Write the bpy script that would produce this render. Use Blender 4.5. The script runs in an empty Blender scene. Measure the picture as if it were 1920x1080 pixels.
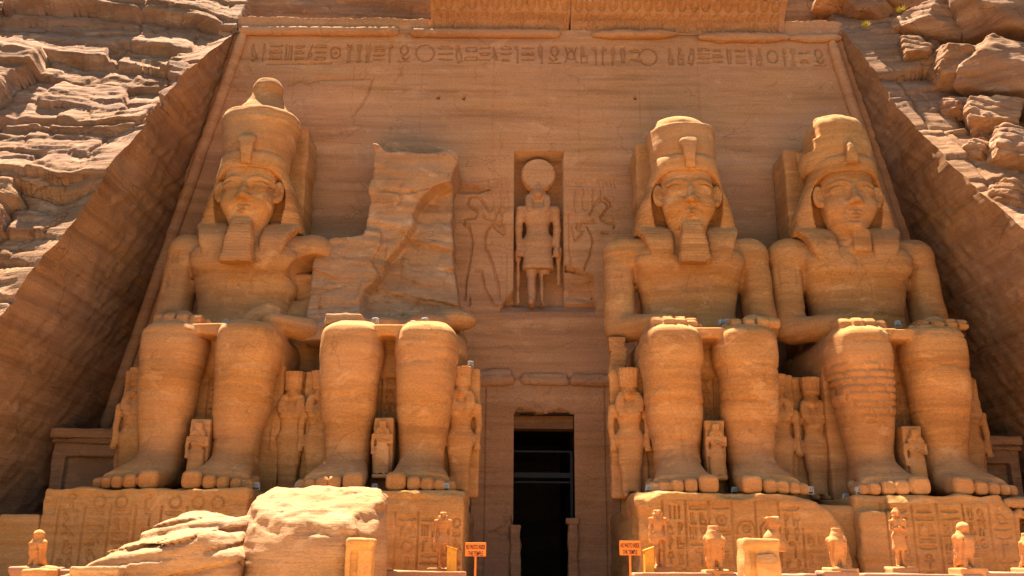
import bpy, math, random
import numpy as np
from mathutils import Vector
R = math.radians
S = bpy.context.scene
COL = S.collection
F32 = np.float32

# ------------------------------------------------------------------ camera, sky, sun, exposure
cam_data = bpy.data.cameras.new('camera')
cam_data.sensor_width = 36.0
cam_data.lens = 36.0 * 1750 / 1920
cam_data.clip_start = 0.3
cam_data.clip_end = 3000
cam = bpy.data.objects.new('camera', cam_data)
COL.objects.link(cam)
cam.location = (0, -45.9, -2.32)
cam.rotation_mode = 'QUATERNION'
from mathutils import Matrix
cam.rotation_quaternion = (Matrix.Rotation(R(90 + 16), 3, 'X') @ Matrix.Rotation(R(0.45), 3, 'Z')).to_quaternion()
S.camera = cam

SUN_DIR = Vector((-0.20, 0.33, 1.0)).normalized()
world = bpy.data.worlds.new('World')
S.world = world
world.use_nodes = True
wn = world.node_tree
bg = wn.nodes['Background']
sky = wn.nodes.new('ShaderNodeTexSky')
sky.sky_type = 'NISHITA'
sky.sun_disc = False
sky.sun_elevation = math.asin(SUN_DIR.z)
sky.sun_rotation = math.atan2(SUN_DIR.x, SUN_DIR.y)
sky.dust_density = 0.3
wn.links.new(sky.outputs[0], bg.inputs[0])
bg.inputs[1].default_value = 0.05
sun_data = bpy.data.lights.new('sun', 'SUN')
sun_data.energy = 5.0
sun_data.angle = R(0.55)
sun_data.color = (1.0, 0.90, 0.76)
sun = bpy.data.objects.new('sun', sun_data)
COL.objects.link(sun)
sun.rotation_mode = 'QUATERNION'
sun.rotation_quaternion = SUN_DIR.to_track_quat('Z', 'Y')
S.view_settings.view_transform = 'Standard'
S.view_settings.look = 'None'
S.view_settings.gamma = 1
S.view_settings.exposure = 2.05
S.cycles.max_bounces = 6
S.cycles.diffuse_bounces = 2

# ------------------------------------------------------------------ pixel measuring (photo 1920x1080 -> world point at a given depth)
TH = R(16)
def inv(u, v, y):
    r = R(0.45); xr = u - 960; yr = v - 540
    a = (xr * math.cos(r) + yr * math.sin(r)) / 1750; b = (xr * math.sin(r) - yr * math.cos(r)) / 1750
    dy = math.cos(TH) - b * math.sin(TH); dz = math.sin(TH) + b * math.cos(TH)
    t = (y + 45.9) / dy
    return a * t, -2.32 + dz * t

# ------------------------------------------------------------------ materials
def stone(name, c1, c2, c3, strata=1.0, bump=0.6, grain=1.0, zs=1.0, stain=0.35, fleck=0.0, lines=0.0):
    m = bpy.data.materials.new(name); m.use_nodes = True
    nt = m.node_tree; N = nt.nodes; L = nt.links
    bs = N['Principled BSDF']; bs.inputs['Roughness'].default_value = 0.93
    bs.inputs['Specular IOR Level'].default_value = 0.15
    geo = N.new('ShaderNodeNewGeometry')
    def mapped(sx, sy, sz, ry=0.0):
        mp = N.new('ShaderNodeMapping'); mp.inputs['Scale'].default_value = (sx, sy, sz)
        mp.inputs['Rotation'].default_value = (0, ry, 0)
        L.new(geo.outputs['Position'], mp.inputs[0]); return mp.outputs[0]
    def noise(vec, scale, detail=6, rough=.6, dist=0.0):
        n = N.new('ShaderNodeTexNoise'); n.inputs['Scale'].default_value = scale
        n.inputs['Detail'].default_value = detail; n.inputs['Roughness'].default_value = rough
        n.inputs['Distortion'].default_value = dist
        L.new(vec, n.inputs['Vector']); return n.outputs[0]
    def ramp(x, stops):
        r = N.new('ShaderNodeValToRGB'); e = r.color_ramp.elements
        e[0].position, e[0].color = stops[0][0], (*stops[0][1], 1)
        e[1].position, e[1].color = stops[-1][0], (*stops[-1][1], 1)
        for p, c in stops[1:-1]:
            q = e.new(p); q.color = (*c, 1)
        L.new(x, r.inputs[0]); return r.outputs[0]
    def mix(a, b, f, mode='MIX'):
        x = N.new('ShaderNodeMix'); x.data_type = 'RGBA'; x.blend_type = mode
        for s, v in ((0, f), (6, a), (7, b)):
            if hasattr(v, 'links'): L.new(v, x.inputs[s])
            else: x.inputs[s].default_value = v if s == 0 else (*v, 1)
        return x.outputs[2]
    ns = noise(mapped(.10, .10, 1.7 * zs, .02), 1.0, 8, .62, .35)      # bedding of the sandstone
    nb = noise(mapped(.35, .35, .45), .8, 5, .6, .3)                   # big patches
    nf = noise(mapped(1, 1, 2.2), 9, 5, .7)                            # grain
    nl = noise(mapped(.25, .25, 9.0 * zs, .03), 1.0, 4, .7, .2)        # thin laminae
    col = ramp(ns, [(.28, c1), (.5, c2), (.72, c3)])
    col = mix(col, c1, ramp(nb, [(.45, (0, 0, 0)), (.75, (stain,) * 3)]))
    col = mix(col, ramp(nl, [(.35, (.72, .68, .64)), (.6, (1.08, 1.05, 1.02))]), .55 * strata, 'MULTIPLY')
    col = mix(col, ramp(nf, [(.3, (.74, .70, .66)), (.68, (1.14, 1.12, 1.10))]), .8 * grain, 'MULTIPLY')
    # rosy and greyish zones of the bedrock, pale worn plates and darker weather stains
    nh = noise(mapped(.12, .12, .35, .05), 1.0, 4, .55, .5)
    col = mix(col, (c2[0] * .98, c2[1] * .98 + .02, c2[2] * 1.25 + .045), ramp(nh, [(.42, (0, 0, 0)), (.62, (.24,) * 3)]))
    np_ = noise(mapped(.5, .5, 1.1, .1), 1.3, 7, .68, .6)
    col = mix(col, tuple(min(1, v * 1.22 + .035) for v in c3), ramp(np_, [(.56, (0, 0, 0)), (.66, (stain * .9,) * 3)]))
    nd = noise(mapped(.8, .8, .55), 1.0, 7, .7, .8)
    col = mix(col, tuple(v * .55 for v in c1), ramp(nd, [(.55, (0, 0, 0)), (.78, (stain * .95,) * 3)]))
    if lines:
        wv = N.new('ShaderNodeTexNoise'); wv.inputs['Scale'].default_value = 1.2; wv.inputs['Detail'].default_value = 4
        L.new(geo.outputs['Position'], wv.inputs['Vector'])
        ad = N.new('ShaderNodeVectorMath'); ad.operation = 'MULTIPLY_ADD'
        L.new(wv.outputs['Color'], ad.inputs[0]); ad.inputs[1].default_value = (.5, .5, .35); L.new(mapped(.28, .28, .75, .04), ad.inputs[2])
        w = N.new('ShaderNodeTexVoronoi'); w.feature = 'DISTANCE_TO_EDGE'; w.inputs['Scale'].default_value = 1.0
        L.new(ad.outputs[0], w.inputs['Vector'])
        lm = ramp(w.outputs[0], [(.0, (lines,) * 3), (.014, (0, 0, 0))])
        msk = ramp(noise(mapped(.4, .4, .4), 1.1, 3, .5), [(.47, (0, 0, 0)), (.56, (1, 1, 1))])
        col = mix(col, (.10, .045, .018), mix((0, 0, 0), lm, msk))
    L.new(col, bs.inputs['Base Color'])
    def mth(op, a, b):
        x = N.new('ShaderNodeMath'); x.operation = op
        for i, v in enumerate((a, b)):
            if hasattr(v, 'links'): L.new(v, x.inputs[i])
            else: x.inputs[i].default_value = v
        return x.outputs[0]
    h = mth('ADD', mth('MULTIPLY', ns, .5 * strata), mth('MULTIPLY', nl, .35 * strata))
    h = mth('ADD', h, mth('MULTIPLY', nf, .16 * grain))
    pit = noise(mapped(1, 1, 1), 26, 3, .6)
    h = mth('ADD', h, mth('MULTIPLY', pit, .07 * grain))
    b = N.new('ShaderNodeBump'); b.inputs['Strength'].default_value = bump; b.inputs['Distance'].default_value = .16
    L.new(h, b.inputs['Height']); L.new(b.outputs[0], bs.inputs['Normal'])
    return m

M_FACADE = stone('facade_sandstone', (.39, .182, .076), (.58, .285, .120), (.68, .36, .165), .45, .36, 1.3, 1.0, .30, lines=.35)
M_STATUE = stone('statue_sandstone', (.33, .140, .040), (.59, .268, .078), (.71, .36, .125), .65, .42, 1.3, .6, .42, lines=.35)
M_CLIFF = stone('cliff_sandstone', (.20, .095, .040), (.38, .195, .088), (.50, .285, .14), .9, .9, 1.4, .8, .5, lines=.8)
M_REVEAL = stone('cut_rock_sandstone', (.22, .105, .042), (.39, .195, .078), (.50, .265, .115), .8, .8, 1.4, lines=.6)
M_PED = stone('pedestal_sandstone', (.42, .20, .062), (.60, .305, .092), (.70, .38, .13), .5, .45, 1.2, .8, .4)
M_ROCK = stone('fallen_rock_sandstone', (.36, .185, .072), (.49, .275, .118), (.57, .345, .165), .7, 1.0, 1.4, .8, .4, lines=.5)
M_FALCON = stone('falcon_sandstone', (.46, .20, .06), (.58, .27, .085), (.66, .33, .115), .3, .3)
M_PARAPET = stone('parapet_sandstone', (.32, .16, .08), (.42, .22, .11), (.50, .28, .15), .4, .35)
M_SAND = stone('sand_ground', (.60, .365, .15), (.66, .42, .18), (.70, .46, .21), .1, .3)
M_DARK_GROUND = stone('dark_bounce_limiter', (.04, .03, .02), (.06, .045, .03), (.08, .06, .04), .1, .3)  # made-up dark surface in place of sand, limits the bounce light

def plain(name, c, rough=.6, metal=0.0, var=.15, emit=0):
    m = bpy.data.materials.new(name); m.use_nodes = True
    nt = m.node_tree; bs = nt.nodes['Principled BSDF']
    n = nt.nodes.new('ShaderNodeTexNoise'); n.inputs['Scale'].default_value = 7
    r = nt.nodes.new('ShaderNodeValToRGB')
    r.color_ramp.elements[0].position = .3; r.color_ramp.elements[1].position = .7
    r.color_ramp.elements[0].color = (*[x * (1 - var) for x in c], 1); r.color_ramp.elements[1].color = (*[min(1, x * (1 + var)) for x in c], 1)
    t = nt.nodes.new('ShaderNodeTexCoord'); nt.links.new(t.outputs['Object'], n.inputs[0])
    nt.links.new(n.outputs[0], r.inputs[0]); nt.links.new(r.outputs[0], bs.inputs['Base Color'])
    bs.inputs['Roughness'].default_value = rough; bs.inputs['Metallic'].default_value = metal
    return m
M_SIGN = plain('orange_sign_paint', (.95, .22, .004), .5, var=.05)
M_TEXT = plain('black_sign_paint', (.03, .015, .01), .6)
M_YELLOW = plain('yellow_painted_wood', (.72, .34, .02), .55)
M_LAMP = plain('white_lamp_housing', (.40, .37, .31), .7)
M_LENS = plain('lamp_glass', (.20, .22, .20), .45)
M_TUFT = plain('dry_yellow_leaves', (.52, .40, .06), .8)
M_WOOD = plain('dark_old_timber', (.035, .035, .03), .8)
M_DARK = plain('dark_metal', (.02, .022, .025), .6)

# ------------------------------------------------------------------ scene helpers
def link(o, parent=None):
    COL.objects.link(o)
    if parent is not None: o.parent = parent
    return o
def tag(o, label, cat, group=None, kind=None):
    o['label'] = label; o['category'] = cat
    if group: o['group'] = group
    if kind: o['kind'] = kind
    return o
def empty(name, loc, label, cat, group=None):
    o = bpy.data.objects.new(name, None); o.location = loc; o.empty_display_size = .3
    link(o); return tag(o, label, cat, group)
def mesh_obj(name, V, Q, mat, parent=None, smooth=True, loc=None):
    me = bpy.data.meshes.new(name)
    V = np.asarray(V, F32).reshape(-1, 3)
    if parent is not None and loc is None:
        V = V - np.array(parent_world(parent), F32)
    elif loc is not None:
        V = V - np.array(loc, F32)
    Q = np.asarray(Q, np.int32)
    nf, k = Q.shape
    me.vertices.add(len(V)); me.vertices.foreach_set('co', V.ravel())
    me.loops.add(nf * k); me.loops.foreach_set('vertex_index', Q.ravel())
    me.polygons.add(nf); me.polygons.foreach_set('loop_start', np.arange(0, nf * k, k, dtype=np.int32))
    me.polygons.foreach_set('loop_total', np.full(nf, k, np.int32))
    me.polygons.foreach_set('use_smooth', np.full(nf, smooth, bool))
    me.update(calc_edges=True); me.validate()
    me.materials.append(mat)
    o = bpy.data.objects.new(name, me)
    if loc is not None: o.location = loc
    return link(o, parent)
def parent_world(p):
    v = Vector((0, 0, 0))
    while p is not None: v = v + p.location; p = p.parent
    return tuple(v)

# ------------------------------------------------------------------ noise
def _h(i, j, k):
    n = (i * 374761393 + j * 668265263 + k * 1274126177) & 0x7fffffff
    n = ((n ^ (n >> 13)) * 1274126177) & 0x7fffffff
    n = n ^ (n >> 16)
    return (n & 0xffff).astype(F32) / 65535.0
def vnoise(x, y, z):
    x, y, z = np.broadcast_arrays(x, y, z)
    xi = np.floor(x).astype(np.int64); yi = np.floor(y).astype(np.int64); zi = np.floor(z).astype(np.int64)
    fx = x - xi; fy = y - yi; fz = z - zi
    fx = fx * fx * (3 - 2 * fx); fy = fy * fy * (3 - 2 * fy); fz = fz * fz * (3 - 2 * fz)
    r = 0
    for a in (0, 1):
        wa = fx if a else 1 - fx
        for b in (0, 1):
            wb = fy if b else 1 - fy
            for c in (0, 1):
                wc = fz if c else 1 - fz
                r = r + _h(xi + a, yi + b, zi + c) * wa * wb * wc
    return (r * 2 - 1).astype(F32)
def fbm(x, y, z, o=4, g=.5):
    r = 0; a = 1.0; t = 0
    for i in range(o):
        r = r + a * vnoise(x * 2 ** i + 17.3 * i, y * 2 ** i + 5.1 * i, z * 2 ** i + 9.7 * i); t += a; a *= g
    return r / t

# ------------------------------------------------------------------ signed distance sculpting
def axis(*segs):
    """segs: (start, step), ..., end"""
    out = []
    for i in range(len(segs) - 1):
        a, st = segs[i]; b = segs[i + 1][0] if isinstance(segs[i + 1], tuple) else segs[i + 1]
        n = max(1, int(round((b - a) / st)))
        out += list(a + (b - a) * np.arange(n) / n)
    out.append(segs[-1])
    return np.array(out, F32)

class Field:
    def __init__(s, xs, ys, zs, wx=0.0, wy=0.0, wz=0.0):
        s.x, s.y, s.z = xs, ys, zs
        s.w = (wx, wy, wz)
        s.d = np.full((len(xs), len(ys), len(zs)), 9.0, F32)
    def sl(s, bb, m):
        r = []
        for a, lo, hi in ((s.x, bb[0], bb[1]), (s.y, bb[2], bb[3]), (s.z, bb[4], bb[5])):
            i = np.searchsorted(a, lo - m); j = np.searchsorted(a, hi + m)
            r.append(slice(max(0, i - 1), min(len(a), j + 1)))
        return tuple(r)
    def g(s, q): return s.x[q[0]][:, None, None], s.y[q[1]][None, :, None], s.z[q[2]][None, None, :]
    def add(s, p, k=.05):
        fn, bb = p; q = s.sl(bb, k + .25); X, Y, Z = s.g(q)
        b = fn(X, Y, Z); a = s.d[q]
        if a.size == 0: return s
        if k > 0:
            h = np.maximum(k - np.abs(a - b), 0) / k
            s.d[q] = np.minimum(a, b) - h * h * k * .25
        else: s.d[q] = np.minimum(a, b)
        return s
    def cut(s, p, k=.05):
        fn, bb = p; q = s.sl(bb, k + .25); X, Y, Z = s.g(q)
        b = -fn(X, Y, Z); a = s.d[q]
        if a.size == 0: return s
        if k > 0:
            h = np.maximum(k - np.abs(a - b), 0) / k
            s.d[q] = np.maximum(a, b) + h * h * k * .25
        else: s.d[q] = np.maximum(a, b)
        return s
    def keep(s, p, k=.05):
        X, Y, Z = s.g((slice(None),) * 3); b = p[0](X, Y, Z); a = s.d
        h = np.maximum(k - np.abs(a - b), 0) / max(k, 1e-6)
        s.d = (np.maximum(a, b) + h * h * k * .25).astype(F32); return s
    def rough(s, amp=.05, sc=1.0, strat=.03, band=.5, o=4, fn=None):
        q = np.nonzero(np.abs(s.d) < band)
        X = s.x[q[0]] + s.w[0]; Y = s.y[q[1]] + s.w[1]; Z = s.z[q[2]] + s.w[2]
        n = amp * fbm(X * sc, Y * sc, Z * sc * 1.4, o)
        if strat:
            n = n + strat * vnoise(X * .12, Y * .12, Z * 2.3 + 20) + strat * .7 * vnoise(X * .3, Y * .3, Z * 6.1 + 3)
        if fn is not None: n = n * fn(s.x[q[0]], s.y[q[1]], s.z[q[2]])
        s.d[q] += n
        return s
    def carve(s, mask, depth, ymax):
        """mask[x, z] in 0..1 pushes the front surface (y < ymax) inwards"""
        j = np.searchsorted(s.y, ymax)
        s.d[:, :j, :] += (depth * mask)[:, None, :]
        return s
    def mesh(s):
        d = s.d.copy()
        for ax in range(3):
            for e in (0, -1):
                ix = [slice(None)] * 3; ix[ax] = e; d[tuple(ix)] = np.maximum(d[tuple(ix)], .02)
        I = d < 0
        c = [I[a:d.shape[0] - 1 + a, b:d.shape[1] - 1 + b, e:d.shape[2] - 1 + e] for a in (0, 1) for b in (0, 1) for e in (0, 1)]
        an = c[0].copy(); al = c[0].copy()
        for t in c[1:]: an |= t; al &= t
        act = an & ~al
        i, j, k = np.nonzero(act)
        idx = np.full(act.shape, -1, np.int32); idx[i, j, k] = np.arange(len(i), dtype=np.int32)
        P = np.zeros((len(i), 3), F32); W = np.zeros(len(i), F32)
        ax = (s.x, s.y, s.z)
        for e in range(3):
            o1, o2 = [t for t in range(3) if t != e]
            for u in (0, 1):
                for v in (0, 1):
                    A = [i, j, k]; A[o1] = A[o1] + u; A[o2] = A[o2] + v
                    B = list(A); B[e] = B[e] + 1
                    da = d[tuple(A)]; db = d[tuple(B)]
                    m = (da < 0) != (db < 0)
                    t = np.where(m, da / np.where(m, da - db, 1), 0)
                    for q in range(3):
                        if q == e: P[:, q] += m * (ax[e][A[e]] * (1 - t) + ax[e][B[e]] * t)
                        else: P[:, q] += m * ax[q][A[q]]
                    W += m
        P /= W[:, None]
        Q = []
        for e in range(3):
            o1, o2 = [(1, 2), (2, 0), (0, 1)][e]
            n = [slice(1, -1)] * 3; n[e] = slice(0, -1); n2 = list(n); n2[e] = slice(1, None)
            a = I[tuple(n)]; b = I[tuple(n2)]
            for flag, mk in ((0, a & ~b), (1, b & ~a)):
                t = list(np.nonzero(mk)); t[o1] = t[o1] + 1; t[o2] = t[o2] + 1
                def cell(u, v):
                    g = list(t); g[o1] = g[o1] - u; g[o2] = g[o2] - v
                    return idx[tuple(g)]
                f = [cell(1, 1), cell(0, 1), cell(0, 0), cell(1, 0)]
                if flag: f = f[::-1]
                Q.append(np.stack(f, 1))
        return P, np.concatenate(Q)
    def obj(s, name, mat, parent=None, off=(0, 0, 0), loc=None):
        P, Q = s.mesh()
        return mesh_obj(name, P + np.array(off, F32), Q, mat, parent, True, loc)

def _bb(p, r): return (p[0] - r[0], p[0] + r[0], p[1] - r[1], p[1] + r[1], p[2] - r[2], p[2] + r[2])
def ell(c, r):
    def f(X, Y, Z):
        a, b, e = (X - c[0]) / r[0], (Y - c[1]) / r[1], (Z - c[2]) / r[2]
        k0 = np.sqrt(a * a + b * b + e * e) + 1e-6
        k1 = np.sqrt((a / r[0]) ** 2 + (b / r[1]) ** 2 + (e / r[2]) ** 2) + 1e-6
        return (k0 * (k0 - 1) / k1).astype(F32)
    return f, _bb(c, r)
def cap(a, b, ra, rb, sy=1.0, sz=1.0):
    a = np.array(a, float); b = np.array(b, float); m = max(ra, rb) * max(1, 1 / min(sy, 1), 1 / min(sz, 1))
    def f(X, Y, Z):
        d = b - a; L = (d * d).sum() + 1e-9
        t = np.clip(((X - a[0]) * d[0] + (Y - a[1]) * d[1] + (Z - a[2]) * d[2]) / L, 0, 1)
        return (np.sqrt((X - a[0] - t * d[0]) ** 2 + ((Y - a[1] - t * d[1]) * sy) ** 2 + ((Z - a[2] - t * d[2]) * sz) ** 2) - (ra + (rb - ra) * t)).astype(F32)
    lo = np.minimum(a, b) - m; hi = np.maximum(a, b) + m
    return f, (lo[0], hi[0], lo[1], hi[1], lo[2], hi[2])
def box(x0, x1, y0, y1, z0, z1, r=.05):
    c = ((x0 + x1) / 2, (y0 + y1) / 2, (z0 + z1) / 2); h = ((x1 - x0) / 2, (y1 - y0) / 2, (z1 - z0) / 2)
    def f(X, Y, Z):
        a, b, e = np.abs(X - c[0]) - h[0] + r, np.abs(Y - c[1]) - h[1] + r, np.abs(Z - c[2]) - h[2] + r
        return (np.sqrt(np.maximum(a, 0) ** 2 + np.maximum(b, 0) ** 2 + np.maximum(e, 0) ** 2) + np.minimum(np.maximum(np.maximum(a, b), e), 0) - r).astype(F32)
    return f, _bb(c, h)
def loft(keys, ax=2, n=2.2):
    """keys: (t, c1, c2, r1, r2[, n]) along axis ax; the other axes in xyz order"""
    K = np.array([tuple(k) + ((n,) if len(k) == 5 else ()) for k in keys], float)
    o = [i for i in range(3) if i != ax]
    tt = np.linspace(K[0, 0], K[-1, 0], 80)
    def sm(c):
        m = np.gradient(K[:, c], K[:, 0]) if len(K) > 2 else np.full(len(K), (K[-1, c] - K[0, c]) / (K[-1, 0] - K[0, 0]))
        i = np.clip(np.searchsorted(K[:, 0], tt) - 1, 0, len(K) - 2)
        h = K[i + 1, 0] - K[i, 0]; u = (tt - K[i, 0]) / h
        return (2 * u ** 3 - 3 * u ** 2 + 1) * K[i, c] + (u ** 3 - 2 * u ** 2 + u) * h * m[i] + (3 * u ** 2 - 2 * u ** 3) * K[i + 1, c] + (u ** 3 - u ** 2) * h * m[i + 1]
    C = [sm(c) for c in range(1, 6)]
    t0, t1 = K[0, 0], K[-1, 0]
    def f(*XYZ):
        T = XYZ[ax]; A = XYZ[o[0]]; B = XYZ[o[1]]
        c1, c2, r1, r2, nn = [np.interp(T, tt, c).astype(F32) for c in C]
        r1 = np.maximum(r1, .03); r2 = np.maximum(r2, .03)
        q = ((np.abs(A - c1) / r1) ** nn + (np.abs(B - c2) / r2) ** nn + 1e-9) ** (1 / nn)
        d = (q - 1) * np.minimum(r1, r2)
        e = np.maximum(t0 - T, T - t1)
        return np.where((d > 0) & (e > 0), np.sqrt(d * d + e * e), np.maximum(d, e)).astype(F32)
    bb = [0] * 6; bb[2 * ax] = t0; bb[2 * ax + 1] = t1
    for q, (c, r) in zip(o, ((0, 2), (1, 3))):
        bb[2 * q] = (C[c] - C[r]).min(); bb[2 * q + 1] = (C[c] + C[r]).max()
    return f, tuple(bb)
def plane(px, py, pz, nx, ny, nz, bb):
    l = math.sqrt(nx * nx + ny * ny + nz * nz)
    return (lambda X, Y, Z: (((X - px) * nx + (Y - py) * ny + (Z - pz) * nz) / l).astype(F32)), bb
def poly(pts, y0, y1, r=0.05):
    """prism of an (x, z) polygon between y0 and y1"""
    P = np.array(pts, float)
    def f(X, Y, Z):
        X2 = X[:, 0, :] ; Z2 = Z[:, 0, :]
        X2, Z2 = np.broadcast_arrays(X2, Z2)
        d = np.full(X2.shape, 1e9); ins = np.zeros(X2.shape, bool)
        for i in range(len(P)):
            a = P[i]; b = P[(i + 1) % len(P)]; e = b - a
            t = np.clip(((X2 - a[0]) * e[0] + (Z2 - a[1]) * e[1]) / (e @ e + 1e-9), 0, 1)
            d = np.minimum(d, (X2 - a[0] - t * e[0]) ** 2 + (Z2 - a[1] - t * e[1]) ** 2)
            cnd = ((a[1] > Z2) != (b[1] > Z2)) & (X2 < (b[0] - a[0]) * (Z2 - a[1]) / (b[1] - a[1] + 1e-12) + a[0])
            ins ^= cnd
        d = np.sqrt(d); d = np.where(ins, -d, d)[:, None, :]
        e = np.abs(Y - (y0 + y1) / 2) - (y1 - y0) / 2
        a, b = d + r, e + r
        return (np.minimum(np.maximum(a, b), 0) + np.sqrt(np.maximum(a, 0) ** 2 + np.maximum(b, 0) ** 2) - r).astype(F32)
    return f, (P[:, 0].min(), P[:, 0].max(), y0, y1, P[:, 1].min(), P[:, 1].max())

# ------------------------------------------------------------------ carved signs (strokes in a 1 x 1 cell)
def circ(cx, cz, r, n=14, a0=0, a1=360):
    return [(cx + r * math.cos(R(a0 + (a1 - a0) * i / n)), cz + r * math.sin(R(a0 + (a1 - a0) * i / n))) for i in range(n + 1)]
def rect(a, b, c, d): return [(a, b), (c, b), (c, d), (a, d), (a, b)]
GL = {
 'sun': [circ(.5, .5, .36), ],
 'sundot': [circ(.5, .5, .33), circ(.5, .5, .08, 6)],
 'reed': [[(.45, 0), (.45, .95), (.62, .85), (.68, .55), (.5, .4)]],
 'reeds': [[(.25, 0), (.25, .95), (.4, .85), (.44, .55), (.28, .4)], [(.65, 0), (.65, .95), (.8, .85), (.84, .55), (.68, .4)]],
 'ankh': [circ(.5, .76, .18, 10), [(.5, .58), (.5, 0)], [(.22, .5), (.78, .5)]],
 'water': [[(0.02, .5), (.14, .64), (.26, .42), (.38, .64), (.5, .42), (.62, .64), (.74, .42), (.86, .64), (.98, .5)]],
 'waters': [[(0.02, .75), (.18, .88), (.34, .68), (.5, .88), (.66, .68), (.82, .88), (.98, .72)], [(0.02, .25), (.18, .38), (.34, .18), (.5, .38), (.66, .18), (.82, .38), (.98, .22)]],
 'bird': [[(.15, .78), (.28, .92), (.42, .86), (.46, .66), (.7, .45), (.98, .15)], [(.26, .76), (.22, .5), (.38, .28), (.72, .2), (.98, .15)], [(.42, .28), (.42, 0), (.55, 0)], [(.56, .24), (.56, 0), (.7, 0)], [(.15, .78), (.28, .74)]],
 'owl': [circ(.35, .8, .16, 9), [(.22, .66), (.2, .4), (.4, .15), (.85, .08)], [(.5, .7), (.72, .5), (.85, .08)], [(.4, .15), (.38, 0), (.58, 0)]],
 'bread': [[(.15, .3), (.85, .3)], circ(.5, .3, .35, 8, 0, 180)],
 'basket': [[(.05, .62), (.95, .62)], circ(.5, .62, .45, 8, 180, 360)],
 'house': [[(.1, .25), (.1, .75), (.9, .75), (.9, .25), (.62, .25)], [(.1, .25), (.35, .25)]],
 'pool': [rect(.05, .3, .95, .7)],
 'bars': [[(.2, .1), (.2, .9)], [(.5, .1), (.5, .9)], [(.8, .1), (.8, .9)]],
 'staff': [[(.35, 0), (.35, .82), (.5, .96), (.72, .9), (.66, .78), (.4, .8)]],
 'seat': [[(.2, .95), (.2, .05), (.85, .05), (.85, .42), (.45, .42), (.45, .95), (.2, .95)]],
 'man': [circ(.45, .84, .12, 8), [(.42, .7), (.3, .55), (.28, .12), (.85, .12), (.8, .42), (.5, .3)], [(.55, .66), (.62, .4), (.85, .56)], [(.3, .12), (.3, .02), (.88, .02), (.85, .12)]],
 'snake': [[(.05, .35), (.2, .5), (.35, .35), (.5, .5), (.65, .35), (.8, .55), (.95, .6), (.98, .5)]],
 'eye': [[(.05, .5), (.3, .68), (.6, .68), (.95, .5), (.6, .36), (.3, .36), (.05, .5)], circ(.47, .52, .12, 8)],
 'mouth': [[(.05, .5), (.5, .66), (.95, .5), (.5, .34), (.05, .5)]],
 'beetle': [circ(.5, .45, .25, 10), [(.25, .6), (.1, .9)], [(.75, .6), (.9, .9)], [(.25, .35), (.08, .1)], [(.75, .35), (.92, .1)], circ(.5, .78, .1, 6)],
 'pillar': [[(.38, 0), (.44, .7)], [(.62, 0), (.56, .7)], [(.25, .72), (.75, .72)], [(.25, .82), (.75, .82)], [(.25, .92), (.75, .92)], [(.3, 0), (.7, 0)]],
 'feather': [[(.4, 0), (.4, .9), (.6, .98), (.72, .8), (.62, .4), (.45, .25)]],
 'adze': [[(.1, .15), (.9, .9)], [(.1, .15), (.55, .2), (.6, .35)], [(.6, .62), (.9, .3)]],
 'jar': [[(.35, .95), (.65, .95)], [(.4, .95), (.3, .6), (.4, .1), (.6, .1), (.7, .6), (.6, .95)]],
 'disc_uraeus': [circ(.5, .68, .26, 12), [(.5, .42), (.35, .25), (.62, .12), (.85, .3)], [(.1, .02), (.9, .02)]],
 'combs': [[(.1, .3), (.1, .8)], [(.3, .3), (.3, .8)], [(.5, .3), (.5, .8)], [(.7, .3), (.7, .8)], [(.9, .3), (.9, .8)], [(.05, .3), (.95, .3)]],
 'leg': [[(.3, .95), (.35, .1), (.8, .1), (.8, .22), (.5, .25), (.5, .95), (.3, .95)]],
}
TALL = ['reed', 'reeds', 'ankh', 'bird', 'owl', 'bars', 'staff', 'seat', 'man', 'pillar', 'feather', 'adze', 'jar', 'disc_uraeus', 'beetle', 'leg', 'sun', 'sundot']
FLAT = ['water', 'bread', 'basket', 'house', 'pool', 'snake', 'eye', 'mouth', 'combs']
def put(segs, g, x, z, w, h, flip=False):
    for pl in GL[g]:
        segs.append([(x + (1 - p[0] if flip else p[0]) * w, z + p[1] * h) for p in pl])
def hline_text(segs, x0, x1, z0, h, rnd, gap=.10):
    x = x0
    while x < x1 - .3 * h:
        if rnd.random() < .6:
            g = rnd.choice(TALL); w = h * rnd.uniform(.3, .46)
            if g in ('sun', 'sundot', 'beetle', 'disc_uraeus'): w = h * .7
            put(segs, g, x, z0, w, h, rnd.random() < .3)
        else:
            w = h * rnd.uniform(.45, .7)
            n = rnd.choice((2, 3, 3, 4))
            for i in range(n): put(segs, rnd.choice(FLAT), x, z0 + h * i / n + .03 * h, w, h / n * .86)
        x += w + gap * h
def column_text(segs, x, w, z1, z0, rnd):
    z = z1
    while z > z0 + .35 * w:
        if rnd.random() < .22: h = w * .75; put(segs, rnd.choice(TALL), x + .15 * w, z - h, w * .7, h * .92, rnd.random() < .3)
        elif rnd.random() < .5: h = w * .62; put(segs, rnd.choice(TALL), x + .04 * w, z - h, w * .42, h * .9); put(segs, rnd.choice(TALL), x + .52 * w, z - h, w * .42, h * .9)
        else: h = w * .33; put(segs, rnd.choice(FLAT), x + .08 * w, z - h, w * .84, h * .85)
        z -= h * 1.06
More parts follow.
